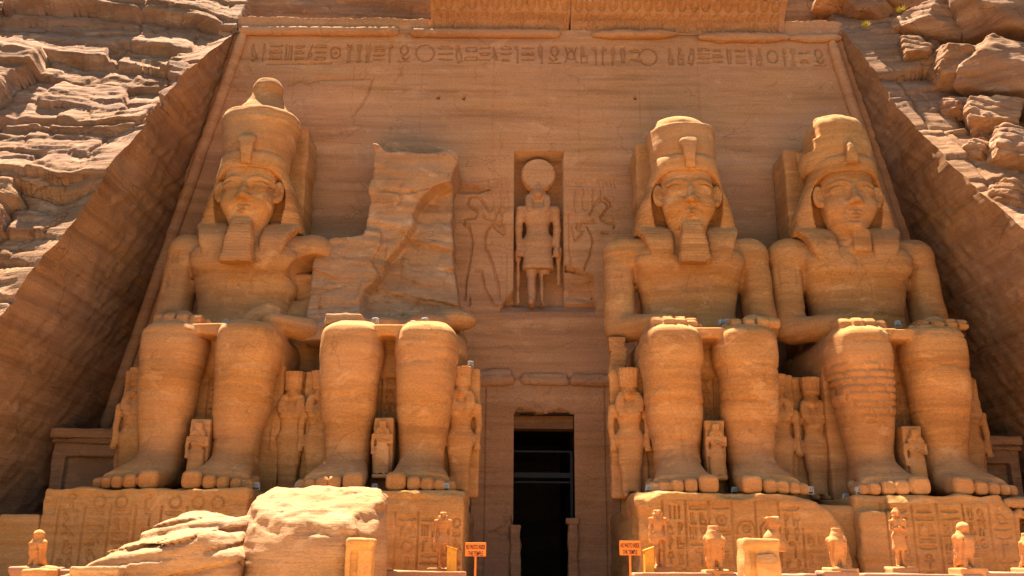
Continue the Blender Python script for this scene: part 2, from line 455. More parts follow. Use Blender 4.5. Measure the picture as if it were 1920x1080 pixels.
def cartouche(segs, x, z, w, h, rnd, n=3):
    r = w * .45
    segs.append([(x, z + r), (x, z + h - r)] + [(x + w / 2 - w / 2 * math.cos(R(a)), z + h - r + r * math.sin(R(a))) for a in range(20, 180, 30)] + [(x + w, z + h - r), (x + w, z + r)] +
                [(x + w / 2 + w / 2 * math.cos(R(a)), z + r - r * math.sin(R(a))) for a in range(20, 180, 30)] + [(x, z + r)])
    segs.append([(x, z - .05 * h), (x + w, z - .05 * h)])
    put(segs, 'sundot', x + .2 * w, z + h * .72, w * .6, w * .6)
    put(segs, rnd.choice(TALL), x + .12 * w, z + h * .3, w * .36, h * .38); put(segs, rnd.choice(TALL), x + .52 * w, z + h * .3, w * .36, h * .38)
    put(segs, 'water', x + .15 * w, z + h * .1, w * .7, h * .2)
def raster(segs, xs, zs, w):
    """groove mask (0..1) on the grid xs x zs, stroke half width w"""
    M = np.zeros((len(xs), len(zs)), F32)
    for pl in segs:
        for a, b in zip(pl[:-1], pl[1:]):
            x0, x1 = min(a[0], b[0]) - w * 1.7, max(a[0], b[0]) + w * 1.7
            z0, z1 = min(a[1], b[1]) - w * 1.7, max(a[1], b[1]) + w * 1.7
            i0, i1 = np.searchsorted(xs, (x0, x1)); j0, j1 = np.searchsorted(zs, (z0, z1))
            if i1 <= i0 or j1 <= j0: continue
            X = xs[i0:i1, None]; Z = zs[None, j0:j1]
            ex, ez = b[0] - a[0], b[1] - a[1]
            t = np.clip(((X - a[0]) * ex + (Z - a[1]) * ez) / (ex * ex + ez * ez + 1e-9), 0, 1)
            d = np.sqrt((X - a[0] - t * ex) ** 2 + (Z - a[1] - t * ez) ** 2)
            v = np.clip(1.6 - d / w, 0, 1)
            M[i0:i1, j0:j1] = np.maximum(M[i0:i1, j0:j1], v)
    return M

def box_mesh(b, taper=None):
    x0, x1, y0, y1, z0, z1 = b
    V = [(x0, y0, z0), (x1, y0, z0), (x1, y1, z0), (x0, y1, z0), (x0, y0, z1), (x1, y0, z1), (x1, y1, z1), (x0, y1, z1)]
    Q = [(3, 2, 1, 0), (4, 5, 6, 7), (0, 1, 5, 4), (1, 2, 6, 5), (2, 3, 7, 6), (3, 0, 4, 7)]
    return V, Q
def boxes_obj(name, bs, mat, parent=None, bevel=0.0, loc=None):
    V = []; Q = []
    for b in bs:
        v, q = box_mesh(b); n = len(V); V += v; Q += [tuple(i + n for i in f) for f in q]
    o = mesh_obj(name, V, Q, mat, parent, False, loc)
    if bevel:
        m = o.modifiers.new('bevel', 'BEVEL'); m.width = bevel; m.segments = 2
    return o
def tube_pts(P, rad, n=10, jit=0.0, seed=0, cap_ends=True):
    P = [np.array(p, float) for p in P]; V = []; Q = []
    rs = np.random.RandomState(seed)
    for i, p in enumerate(P):
        t = P[min(i + 1, len(P) - 1)] - P[max(i - 1, 0)]; t /= np.linalg.norm(t)
        u = np.cross(t, (0, 1, 0.01)); u /= np.linalg.norm(u); v = np.cross(t, u)
        r = rad[i] if hasattr(rad, '__len__') else rad
        for k in range(n):
            a = 2 * math.pi * k / n; rr = r * (1 + jit * rs.uniform(-1, 1))
            V.append(p + rr * (math.cos(a) * u + math.sin(a) * v))
    for i in range(len(P) - 1):
        for k in range(n):
            a = i * n + k; b = i * n + (k + 1) % n
            Q.append((a, b, b + n, a + n))
    if cap_ends:
        for base, ctr in ((0, P[0]), ((len(P) - 1) * n, P[-1])):
            c = len(V); V.append(ctr)
            for k in range(0, n, 2): Q.append((c, base + k, base + (k + 1) % n, base + (k + 2) % n))
    return np.array(V), Q
# ------------------------------------------------------------------ SETTING: ground, cliff
GZ = -4.0
ground = mesh_obj('ground', [(-500, -500, GZ), (500, -500, GZ), (500, 60, GZ), (-500, 60, GZ)], [(0, 1, 2, 3)], M_DARK_GROUND, None, False)  # out of view, kept dark to hold down bounce light
ground['kind'] = 'structure'
fore = mesh_obj('sandy_bounce_patch', [(-18, -38, GZ + .01), (20, -38, GZ + .01), (20, -18.6, GZ + .01), (-18, -18.6, GZ + .01)], [(0, 1, 2, 3)], M_SAND, None, False)  # unseen bright sand, extent shaped to steer bounce light onto the front
fore['kind'] = 'structure'

terr = mesh_obj('terrace_floor', [(-30, -18.6, GZ + .005), (32, -18.6, GZ + .005), (32, 1.2, GZ + .005), (-30, 1.2, GZ + .005)], [(0, 1, 2, 3)], M_PARAPET, None, False)  # unseen floor, made darker to cut bounce light on the lower walls
terr['kind'] = 'structure'
ZL = np.array([-6, 7.07, 9.3, 11.4, 13.7, 16.7, 19.45, 22.2, 25.7]); YL = np.array([-19, -11.12, -10.2, -9.0, -8.2, -6.4, -4.85, -3.1, -.45])
ZR = np.array([-6, 10.7, 12.66, 14.6, 17.8, 21.5, 25.7]); YR = np.array([-19, -9.1, -7.8, -6.2, -4.1, -2.41, -.6])
def xl(z): return -15.39 - .2134 * (25.6 - z)
def xr_(z): return 18.09 + .2197 * (25.6 - z)
def _cell(k, j, sd):
    return _h(k.astype(np.int64), j.astype(np.int64), np.full(k.shape, sd, np.int64)) * 2 - 1
def cliff_disp(x, z, side):
    """outward push of the cliff face along its normal: fractured blocks in tilted beds"""
    x, z = np.broadcast_arrays(x, z)
    zz = z + .13 * x * (1 if side < 0 else -.7) + .9 * vnoise(x * .10, z * .12, z * 0 + 3.3) + .35 * vnoise(x * .5, z * .5, z * 0 + 8) + .12 * vnoise(x * 1.6, z * 2, z * 0 + 4)
    xx = x + .8 * vnoise(x * .3, z * .5, z * 0 + 2.2) + .25 * vnoise(x * 1.3, z * 1.5, z * 0 + 6)
    out = 0
    for sd, h, w, amp, bev in ((1, 4.2, 7.5, .80, .04), (2, 1.6, 4.0, .26, .05), (3, .55, 3.0, .075, .12), (4, .2, 2.6, .04, .3)):
        fz = zz / h + sd * .37; k = np.floor(fz); f = fz - k
        fx = xx / w + _cell(k, k * 0, sd + 20) * 2; j = np.floor(fx); g = fx - j
        a = _cell(k, j, sd)
        tilt = _cell(k, j, sd + 9)
        crack = np.minimum(np.minimum(f, 1 - f) * h, np.minimum(g, 1 - g) * w) / (bev * h + .05)
        out = out + amp * (a + .5 * tilt * (g - .5) + .55 * (.5 - f)) - amp * .45 * np.clip(1 - crack, 0, 1) ** 1.5
    out = out + .30 * fbm(x * .22, z * .3, x * 0 + 2, 3) + .05 * fbm(x * 1.8, z * 6, x * 0 + 5, 4)
    return out.astype(F32)
CV = []; CQ = []; cn = 0
def grid_add(P):
    global cn
    n, m, _ = P.shape
    idx = np.arange(n * m).reshape(n, m) + cn
    CV.append(P.reshape(-1, 3)); CQ.append(np.stack([idx[:-1, :-1], idx[1:, :-1], idx[1:, 1:], idx[:-1, 1:]], -1).reshape(-1, 4)); cn += n * m
zrow = axis((-5.5, .16), (6, .09), 25.7)
tcol = np.concatenate([[0], np.cumsum(.085 * 1.0105 ** np.arange(260))]); tcol = tcol / tcol[-1]
nrm = np.array([0, -.862, .507])
def ycliff(z, side): return np.where(z < 25.7, np.interp(z, ZL if side < 0 else ZR, YL if side < 0 else YR), -.5 + .60 * (z - 25.7))
def face(xx, zz, side, edge):
    y = ycliff(zz, side)
    d = cliff_disp(xx, zz, side)
    calm = np.clip(edge / 3.5, 0, 1) if side > 0 else np.clip(edge / 1.5, 0, 1)
    d = d * (.30 + .70 * calm) - .1
    if side > 0: d = d - .7 * np.clip((edge - 4.5) / 2, 0, 1)      # a trench behind the smooth band, boulders lie in it
    y = y + np.where(zz > 25.5, 0, 0)
    return np.stack([xx, y + d * nrm[1], zz + d * nrm[2]], -1)
for side in (-1, 1):
    Z = zrow[:, None] * np.ones((1, len(tcol)))
    xe = (xl(Z) if side < 0 else xr_(Z))
    X = xe + side * tcol[None, :] * (70 - np.abs(xe))
    P = face(X, Z, side, np.abs(X - xe))
    wob = .16 * fbm(Z[:, :1] * 1.1, Z[:, :1] * 0 + side * 3, Z[:, :1] * 0, 4)
    P[..., 0] -= side * wob * np.exp(-np.abs(X - xe) / .5)
    edge = P[:, 0, :]
    sk = P[-1:].copy(); sk[..., 1] += 1.6; P = np.concatenate([P, sk], 0)
    grid_add(P if side > 0 else P[:, ::-1])
    # reveal: the cut side wall from the facade plane out to the rough cliff edge
    tt = np.linspace(0, 1, 90)
    y0 = 0.8
    Yr = y0 + (edge[:, 1][:, None] - y0) * tt[None]
    Zr = zrow[:, None] + (edge[:, 2][:, None] - zrow[:, None]) * tt[None] ** 3
    xw = (xl(Zr) if side < 0 else xr_(Zr))
    n = .16 * fbm(Yr * .35 + 9, Zr * .35, Yr * 0 + side * 4, 4) + .06 * vnoise(Yr * .9 + Zr * .8, Zr * 2.5 - Yr * 2.2, Yr * 0) + .03 * fbm(Yr * 3, Zr * 3, Yr * 0, 2)
    hollow = 0
    if side < 0:   # a spalled hollow near the top of the left cut wall
        hollow = .5 * np.exp(-(((Yr + 6.1) / .9) ** 2 + ((Zr - 15.2) / .7) ** 2)) + .35 * np.exp(-(((Yr + 8.6) / 1.3) ** 2 + ((Zr - 11.2) / .9) ** 2))
    xw = xw + side * (n + hollow) * (1 - tt[None] ** 6) + (edge[:, 0][:, None] - (xl(edge[:, 2]) if side < 0 else xr_(edge[:, 2]))[:, None]) * tt[None] ** 6
    P2 = np.stack([xw, Yr, Zr], -1)
    grid_add(P2 if side > 0 else P2[:, ::-1])
cliff = mesh_obj('cliff', np.concatenate(CV), np.concatenate(CQ), M_CLIFF)
cliff['kind'] = 'structure'
# the cut side walls take the smoother dressed rock
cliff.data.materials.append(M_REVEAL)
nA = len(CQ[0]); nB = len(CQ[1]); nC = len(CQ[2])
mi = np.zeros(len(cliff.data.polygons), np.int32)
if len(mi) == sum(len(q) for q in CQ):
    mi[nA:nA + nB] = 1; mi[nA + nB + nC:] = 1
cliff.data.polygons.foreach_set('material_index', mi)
# slope above the temple
CV = []; CQ = []; cn = 0
zt = axis((25.7, .09), (29, .2), (34, .8), 60)
xl_ = -15.39 - tcol[::-1] * (70 - 15.39); xr2 = 18.09 + tcol * (70 - 18.09)
xm = np.linspace(-15.39, 18.09, 300)[1:-1]
xa = np.concatenate([xl_, xm, xr2])
X, Z = np.meshgrid(xa, zt); 
edge = np.where(X < -15.39, -15.39 - X, np.where(X > 18.09, X - 18.09, 0))
PL = face(X, Z, -1, edge); PR = face(X, Z, 1, edge); w = np.clip((X + 3) / 8, 0, 1)[..., None]
P = PL * (1 - w) + PR * w
mid = ((X > -15.39) & (X < 18.09))
P[..., 1] += np.where(mid, np.clip(1.9 - (Z - 26.0) * .55, .0, 1.9), 0)
P[..., 2] += np.where(mid & (Z < 27), .35, 0)
sk = P[:1].copy(); sk[..., 1] += 1.4; sk[..., 2] -= .5; P = np.concatenate([sk, P], 0)
grid_add(P)
top = mesh_obj('cliff_slope', np.concatenate(CV), np.concatenate(CQ), M_CLIFF); top['kind'] = 'structure'

# ------------------------------------------------------------------ TEMPLE FACADE
facade = empty('temple_facade', (1.35, 0, GZ), 'tall dressed sandstone temple front with carved friezes, behind the four seated colossi', 'temple front')
rnd = random.Random(4)
xs = axis((-23.5, .075), (-16, .042), (18.5, .075), 24.5)
zs = axis((-4.2, .075), (9.5, .055), (19, .075), (23.4, .036), (25.2, .06), 25.75)
segs = []
hline_text(segs, -14.6, -7.2, 23.72, 1.12, rnd); hline_text(segs, -7.0, 4.2, 23.72, 1.12, rnd); hline_text(segs, 4.3, 17.0, 23.68, 1.1, rnd)
big = []
for u, v in ((797, 99), (1215, 107)):
    x, z = inv(u, v, 0); big.append(circ(x, z, .5, 18))
segs = [s for s in segs if not any(abs(s[0][0] - b[0][0] + .5) < .75 for b in big)] + big
M = raster(segs, xs, zs, .034)
# offering kings on both sides of the niche, traced in the photo
def W(pts): return [inv(u, v, 0) for u, v in pts]
Zq = lambda L: [(860 + a / 3.084, 270 + b / 3.084) for a, b in L]
kl = [Zq(p) for p in ([(45, 330), (55, 308), (95, 300), (120, 308), (148, 345), (172, 382)], [(60, 312), (50, 345), (75, 370), (105, 388), (105, 402), (95, 425), (40, 435), (25, 455), (40, 475), (60, 480)],
  [(140, 405), (148, 425), (190, 438), (213, 432)], [(190, 455), (200, 475), (230, 500), (262, 522), (262, 465)], [(213, 430), (215, 395), (235, 385), (250, 400), (240, 475), (215, 450)],
  [(60, 490), (78, 560), (72, 620), (60, 700), (40, 800), (35, 900)], [(180, 480), (160, 510), (150, 560), (152, 600), (175, 640), (200, 710), (225, 800), (238, 890)],
  [(97, 733), (130, 735), (135, 760), (150, 840), (180, 890), (200, 930), (250, 945)], [(62, 930), (62, 895)])]
kr = [Zq(p) for p in ([(760, 405), (775, 385), (790, 345), (815, 315), (850, 312), (878, 335), (880, 358), (862, 374)], [(800, 345), (830, 324), (860, 342), (864, 365)], [(862, 374), (850, 388), (838, 400), (842, 410), (822, 420), (824, 434)],
  [(728, 455), (790, 452), (782, 440)], [(824, 434), (860, 455), (912, 465), (900, 485)], [(655, 470), (665, 520), (675, 555), (712, 525), (722, 498)], [(712, 460), (700, 500), (683, 488), (690, 462)],
  [(745, 480), (768, 520), (780, 570), (765, 630), (748, 680), (730, 722)], [(830, 515), (868, 517)])]
kings = [W(p) for p in kl + kr]
M = np.maximum(M, raster(kings, xs, zs, .05) * 1.3)
small = []
for c, (u0, u1, v0, v1) in enumerate(((912, 960, 338, 352), (1062, 1160, 338, 350))):
    a = inv(u0, v1, 0); b = inv(u1, v0, 0); hline_text(small, a[0], b[0], a[1], b[1] - a[1], rnd)
for u0, v0, w, n in ((912, 356, 11, 46), (927, 354, 11, 50), (944, 356, 10, 44), (941, 476, 9, 100), (1066, 400, 8, 80), (1078, 356, 10, 40), (1093, 354, 11, 44), (1110, 354, 9, 40), (1070, 468, 8, 50), (1126, 354, 9, 20)):
    a = inv(u0, v0, 0); b = inv(u0 + w, v0 + n, 0); column_text(small, a[0], b[0] - a[0], a[1], b[1], rnd)
for u0, v0 in ((913, 366), (928, 362), (1078, 366), (1093, 364)):
    a = inv(u0, v0 + 26, 0); cartouche(small, a[0], a[1], .3, .72, rnd)
M = np.maximum(M, raster(small, xs, zs, .035) * .6)
# joints between the blocks the front was cut into, and cracks
jn = []
for u, v0, v1 in ((553, 100, 220), (663, 120, 215), (792, 110, 250), (926, 90, 330), (1085, 150, 300), (1200, 170, 240), (1308, 120, 240)):
    x = inv(u, v0, 0)[0]; z0 = inv(u, v1, 0)[1]; z1 = inv(u, v0, 0)[1]
    jn.append([(x + .03 * math.sin(3 * t), z1 + (z0 - z1) * t / 9) for t in range(10)])
M = np.maximum(M, raster(jn, xs, zs, .03) * .35)
cr = [W([(540, 160), (560, 152), (575, 156), (600, 150), (640, 149), (670, 148), (700, 147)]), W([(698, 150), (690, 175), (678, 196), (660, 218)]), W([(500, 120), (620, 118)]), W([(1590, 200), (1640, 260)])]
M = np.maximum(M, raster(cr, xs, zs, .045) * .9)
X, Z = xs[:, None], zs[None, :]
H = np.zeros((len(xs), len(zs)), F32)
H += .055 * fbm(X * .3, Z * .5, X * 0 + 1, 4) + .012 * vnoise(X * .15 + Z * .02, Z * 2.6, X * 0) + .006 * vnoise(X * .4, Z * 8, X * 0 + 2) + .02 * fbm(X * 2, Z * 3, X * 0 + 3, 3)
H += .13 * np.clip(M, 0, 1.3)
for u, v in ((822, 183), (870, 184), (1191, 184)):
    x, z = inv(u, v, 0); H += .4 * (np.hypot(X - x, Z - z) < .09)
def inpoly(pts):
    P = np.array(pts); ins = np.zeros(H.shape, bool); Xb, Zb = np.broadcast_arrays(X, Z)
    Xb = Xb + .08 * fbm(Xb * 2, Zb * 2, Xb * 0, 3); Zb = Zb + .08 * fbm(Xb * 2 + 7, Zb * 2, Xb * 0, 3)
    for i in range(len(P)):
        a, b = P[i], P[(i + 1) % len(P)]
        ins ^= ((a[1] > Zb) != (b[1] > Zb)) & (Xb < (b[0] - a[0]) * (Zb - a[1]) / (b[1] - a[1] + 1e-12) + a[0])
    return ins
# niche of the falcon-headed god
nx0, nx1, nz0, nz1 = .08, 2.66, 10.1, 18.42
niche = (X > nx0) & (X < nx1) & (Z > nz0) & (Z < nz1)
H = np.where(niche, 1.35 + .03 * fbm(X, Z * 2, X * 0, 3), H)
# broken-out area to the lower right of the niche, layered like a quarry face
brk = inpoly(W([(1030, 512), (1056, 510), (1060, 498), (1080, 503), (1112, 516), (1118, 570), (1118, 590), (960, 592), (934, 590), (948, 560), (962, 545), (1003, 565)]))
lay = .9 + .28 * np.floor(vnoise(Z * 1.9 + .25 * X, X * .3, X * 0) * 3) / 2 + .12 * fbm(X * 1.5, Z * 3, X * 0 + 5, 3)
zl1 = inv(1000, 566, 0)[1]
lay = np.where(Z < zl1, np.clip(.9 - (zl1 - Z) * 1.6, .05, .9), lay)
H = np.where(brk & ~(niche & (X < 1.6)), np.maximum(H, lay), H)
# scar of the cornice over the vanished second colossus
sc = inpoly(W([(852, 348), (870, 346), (924, 354), (900, 362), (858, 362)])); H = np.where(sc, np.maximum(H, .35), H)
# ledge over the door: wall below it stands forward a little, the door surround again
lint = inv(1000, 712, 0)[1]
dx0, dx1, dz1 = .10, 3.08, 4.36
front = (X > -1.9) & (X < 5.3)
H = np.where(front & (Z < lint), H - .30 - .06 * fbm(X * 1.3, Z, X * 0, 3), H)
surr = (X > dx0 - 1.35) & (X < dx1 + 1.5) & (Z < dz1 + 1.25)
H = np.where(surr, H - .10, H)
brl = inpoly(W([(962, 779), (968, 770), (995, 772), (1010, 778), (1030, 776), (1050, 770), (1075, 778)])); H = np.where(brl, H + .3, H)
brl = inpoly(W([(915, 1000), (950, 985), (958, 965), (964, 985), (962, 1010)])); H = np.where(brl, H + .18, H)
hole = (xs[:-1, None] < xl(zs)[None, 1:] - 1.0) | (xs[1:, None] > xr_(zs)[None, 1:] + 1.0) | (xs[:-1, None] > dx0) & (xs[1:, None] < dx1) & (zs[None, 1:] < dz1)
V = np.stack([np.broadcast_to(X, H.shape), H, np.broadcast_to(Z, H.shape)], -1).reshape(-1, 3)
idx = np.arange(H.size).reshape(H.shape)
q = np.stack([idx[:-1, :-1], idx[1:, :-1], idx[1:, 1:], idx[:-1, 1:]], -1)[~hole]
mesh_obj('wall', V, q, M_FACADE, facade)
M_PASSAGE_SHADE = stone('interior_shade_stone', (.05, .03, .018), (.08, .05, .03), (.11, .07, .04), .4, .4)  # shade inside the doorway is put into this near-black stone colour
# passage behind the door
def passage():
    P = [(dx0 - .02, -.5, GZ), (dx1 + .02, -.5, GZ), (dx1 + .02, 14, GZ), (dx0 - .02, 14, GZ)]
    V = [(dx0 - .04, -.38, GZ), (dx0 - .04, 14, GZ), (dx1 + .04, 14, GZ), (dx1 + .04, -.38, GZ), (dx0 - .04, -.38, dz1 + .04), (dx0 - .04, 14, dz1 + .04), (dx1 + .04, 14, dz1 + .04), (dx1 + .04, -.38, dz1 + .04)]
    return V, [(0, 1, 5, 4), (1, 2, 6, 5), (2, 3, 7, 6), (4, 5, 6, 7), (0, 3, 2, 1)]
v, q = passage(); mesh_obj('passage', v, q, M_PASSAGE_SHADE, facade, False)
for i, (z0, z1, y) in enumerate(((2.66, 2.74, 1.2), (1.38, 1.62, .8), (1.12, 1.2, .8))):
    boxes_obj('door_beam', [(dx0, dx1, y, y + .25, z0, z1)], M_WOOD, facade)
boxes_obj('door_post', [(dx1 - .14, dx1 - .02, .75, .95, GZ, 2.66)], M_WOOD, facade)
boxes_obj('soffit', [(dx0, dx1, .3, 1.4, 3.72, dz1)], M_REVEAL, facade)
Fj = Field(axis((-.1, .05), .6), axis((-.8, .05), .1), axis((-4.1, .06), -.85)); Fj.add(box(0, .5, -.72, 0, -4.3, -.95, .06)); Fj.rough(.08, 1.5, .02); Fj.obj('door_jamb', M_FACADE, facade)
Fj = Field(axis((2.55, .04), 3.3), axis((-.8, .05), .1), axis((-4.1, .05), -.5)); Fj.add(box(2.72, 3.18, -.72, 0, -4.3, -.85, .05)); Fj.add(box(2.62, 3.22, -.76, 0, -.88, -.6, .04), .02); Fj.rough(.05, 1.5, .02); Fj.obj('door_jamb', M_FACADE, facade)
# broken roll moulding over the door
for x0, x1, r in ((-1.75, .1, .2), (.45, 2.9, .14), (2.9, 5.0, .17)):
    F = Field(axis((x0 - .1, .07), x1 + .1), axis((-.8, .06), .1), axis((5.3, .06), 7.0))
    F.add(cap((x0 + .2, -.3, 5.98), (x1 - .2, -.3, 5.98), r + .06, r + .06)); F.add(box(x0 + .1, x1 - .1, -.35, 0, 6.15, 6.55 - .2 * (r < .18), .1), .1); F.rough(.16, 1.3, .04); F.obj('door_moulding', M_FACADE, facade)

# roll mouldings that frame the front
def torus(name, a, b, r, seed, n=40):
    rs = np.random.RandomState(seed); P = []; rr = []
    for i in range(n + 1):
        t = i / n; P.append(np.array(a) * (1 - t) + np.array(b) * t + rs.uniform(-.012, .012, 3)); rr.append(r * (1 + rs.uniform(-.05, .05)))
    rr[0] *= .6; rr[-1] *= .6
    v, q = tube_pts(P, rr, 14, .02, seed); return mesh_obj(name, v, q, M_FACADE, facade)
torus('roll_moulding', (*(lambda p: (p[0] + .1, -.12, p[1]))(inv(446, 58, -.1)),), (*(lambda p: (p[0], -.12, p[1]))(inv(748, 60, -.1)),), .26, 1)
torus('roll_moulding', (*(lambda p: (p[0], -.12, p[1]))(inv(770, 62, -.1)),), (*(lambda p: (p[0], -.12, p[1]))(inv(1050, 64, -.1)),), .25, 2)
torus('roll_moulding', (-14.98, -.10, 25.35), (-19.9, -.10, 3.4), .30, 3, 60)
torus('roll_moulding', (17.55, -.10, 25.1), (22.1, -.10, 3.4), .30, 4, 60)
for k, (u0, u1, v) in enumerate(((1108, 1268, 66), (1310, 1480, 71), (1480, 1578, 73))):
    a = inv(u0, v, -.1); b = inv(u1, v, -.1)
    F = Field(axis((a[0] - .2, .06), b[0] + .2), axis((-.7, .05), .1), axis((a[1] - .6, .05), a[1] + .5))
    F.add(loft([(a[0], -.1, a[1] + .02, .1, .1), (a[0] + .5, -.12, a[1], .2, .2), ((a[0] + b[0]) / 2, -.12, (a[1] + b[1]) / 2 - .02, .3 if k != 2 else .18, .24), (b[0] - .5, -.12, b[1], .22, .2), (b[0], -.1, b[1] + .02, .1, .1)], 0))
    F.rough(.12, 1.4, .04); F.obj('roll_moulding', M_FACADE, facade)

# cavetto cornice with its row of carved cartouches and rearing cobras, whole in the middle, broken at the left
def cornice(x0, x1, z1, proj, seed, rough_top=.25):
    cd = .2 if proj > 1 else .05
    r = random.Random(seed)
    xs = axis((x0, .05), x1); zs = axis((25.5, .045), z1)
    sg = []
    x = x0 + .15
    while x < x1 - .9:
        cartouche(sg, x, 25.72, .5, .72, r)
        for s, cx in ((1, x + .62), (-1, x + .95)):
            pass
        for cx in (x + .72, x + 1.0):
            sg.append([(cx + .1, 25.66), (cx - .07, 25.95), (cx - .08, 26.25), (cx + .05, 26.45), (cx + .14, 26.2), (cx + .04, 25.95), (cx + .16, 25.66)])
        sg.append(circ(x + .25, 26.85, .2, 10)); sg.append(circ(x + .86, 26.85, .2, 10))
        x += 1.28
    M = raster(sg, xs, zs, .05)
    X, Z = xs[:, None], zs[None]
    t = np.clip((Z - 25.5) / 1.7, 0, 1)
    Y = -.05 - proj * (t ** 2.2) + cd * np.clip(M, 0, 1) + .05 * fbm(X * .8, Z, X * 0 + seed, 4) + .025 * vnoise(X * .3, Z * 5, X * 0)
    e = np.minimum(X - x0, x1 - X); Y = Y + .5 * np.clip(.25 - e + .15 * fbm(Z * 2, X * 2, X * 0 + seed, 3), 0, 1)
    zt = z1 - rough_top * (.5 + .5 * fbm(X * .7 + seed, X * 0, X * 0, 4)) 
    Zc = np.minimum(Z, zt); Y = Y + np.where(Z > zt, (Z - zt) * 4, 0)
    P = np.stack([np.broadcast_to(X, Y.shape), Y, np.broadcast_to(Zc, Y.shape)], -1)
    last = P[:, -1:, :].copy(); 
    for dy in (.5, 1.2, 2.2):
        b = last.copy(); b[..., 1] = np.maximum(b[..., 1], 0) + dy; b[..., 2] -= .05 * dy; P = np.concatenate([P, b], 1)
    n, m, _ = P.shape; idx = np.arange(n * m).reshape(n, m)
    return P.reshape(-1, 3), np.stack([idx[:-1, :-1], idx[1:, :-1], idx[1:, 1:], idx[:-1, 1:]], -1).reshape(-1, 4)
for x0, x1, z1, pr, sd in ((-15.4, -4.62, 26.55, .25, 1), (-4.6, 3.05, 27.2, 1.75, 2), (3.15, 15.0, 27.15, 1.55, 3), (15.02, 18.3, 26.5, .3, 4)):
    v, q = cornice(x0, x1, z1, pr, sd); mesh_obj('cornice', v, q, M_FACADE, facade)

# low terrace the colossi stand on
def terrace(name, x0, x1, label, seed):
    F = Field(axis((x0 - .2, .12), x1 + .2), axis((-10.2, .1), (-8.5, .3), .3), axis((-4.1, .1), -.1), seed)
    F.add(box(x0, x1, -9.7, .5, -4.4, -.42, .12)); F.rough(.12, .8, .05)
    o = F.obj(name, M_PED, None, (0, 0, 0), ((x0 + x1) / 2, -5, GZ)); tag(o, label, 'terrace'); return o
terrace('stone_terrace', -17.2, -1.75, 'low rock-cut terrace block running behind the two left pedestals', 1)
terrace('stone_terrace', 4.75, 22.0, 'low rock-cut terrace block running behind the two right pedestals', 2)

M_RUIN = stone('broken_sandstone', (.33, .155, .06), (.52, .27, .108), (.62, .345, .155), .6, .6, 1.4, .7, .5, lines=.5)
# ------------------------------------------------------------------ THE FOUR COLOSSI
PI = math.pi
def build_feet(F, s, cx, y0=-7.2, adv=0.0, out=0.0):
    """one foot: s = -1 left of the picture, +1 right; big toe on the inner side"""
    tip = -10.12 + adv
    def px(t): return cx + out * t
    F.add(loft([(tip + .75, px(.9) + s * .08, .36, 1.16, .36, 3.0), (-8.9, px(.6) + s * .05, .48, 1.12, .50, 2.8), (-8.3, px(.3), .66, 1.02, .72, 2.4), (-7.7, cx, .85, .92, .92, 2.3), (-6.3, cx, .8, .82, .85, 2.4)], 1), .2)
    F.add(cap((px(.4), -8.5, .75), (cx, -7.6, 1.45), .42, .62), .4)
    for r, h, o_, l in zip((.40, .26, .245, .23, .21), (.72, .58, .54, .49, .44), (-.80, -.13, .37, .84, 1.24), (0, .02, .10, .24, .42)):
        x = px(1) + s * o_
        F.add(loft([(tip + l, x, h * .42, r * .80, h * .36, 3.6), (tip + l + .1, x, h * .46, r * .93, h * .46, 3.6), (tip + l + .5, x, h * .48 + .02, r * .90, h * .48, 3.2), (tip + l + .9, x, h * .52 + .04, r * .94, h * .54, 3.0), (tip + l + 1.5, x - s * o_ * .08, h * .5 + .22, r * .95, h * .55, 2.6)], 1), .02)
        F.cut(cap((x + s * (r + .005), tip + l - .15, 0), (x + s * (r + .005), tip + l - .15, h * 1.1), .12, .09), .02)
        F.cut(cap((x + s * (r + .005), tip + l - .2, h * 1.02), (x + s * r * .95, tip + l + 1.0, h * 1.2 + .22), .11, .04), .03)

def build_hand(F, s, cx, y=-7.3, z=7.25, ax=0.0, pointing=0.0):
    """hand lying palm down on the knee, four fingers forward and the thumb beside them on the inner side"""
    F.add(loft([(y + 1.1, cx + s * .1, z + .05, .5, .36, 2.6), (y + .3, cx, z + .06, .85, .30, 3.4), (y - .5, cx, z + .0, .98, .25, 4.0)], 1), .15)
    for i, (o, l) in enumerate(zip((-.76, -.26, .25, .75), (1.15, 1.28, 1.22, 1.0))):
        x = cx - s * o
        F.add(loft([(y - l, x, z - .14, .22, .13, 5), (y - l + .1, x, z - .10, .245, .20, 5), (y - l * .5, x, z + .0, .245, .21, 4.5), (y + .1, x, z + .05, .25, .22, 4)], 1), .02)
        if i < 3: F.cut(cap((x - s * .252, y - l * .35, z + .25), (x - s * .252, y - l - .1, z + .10), .02, .05), .02)
        if i < 3: F.cut(cap((x - s * .252, y - l - .04, z - .3), (x - s * .252, y - l - .02, z + .1), .05, .05), .01)
    F.add(cap((cx - s * 1.0, y + .4, z - .05), (cx - s * 1.14, y - .45, z - .10), .22, .17), .06)

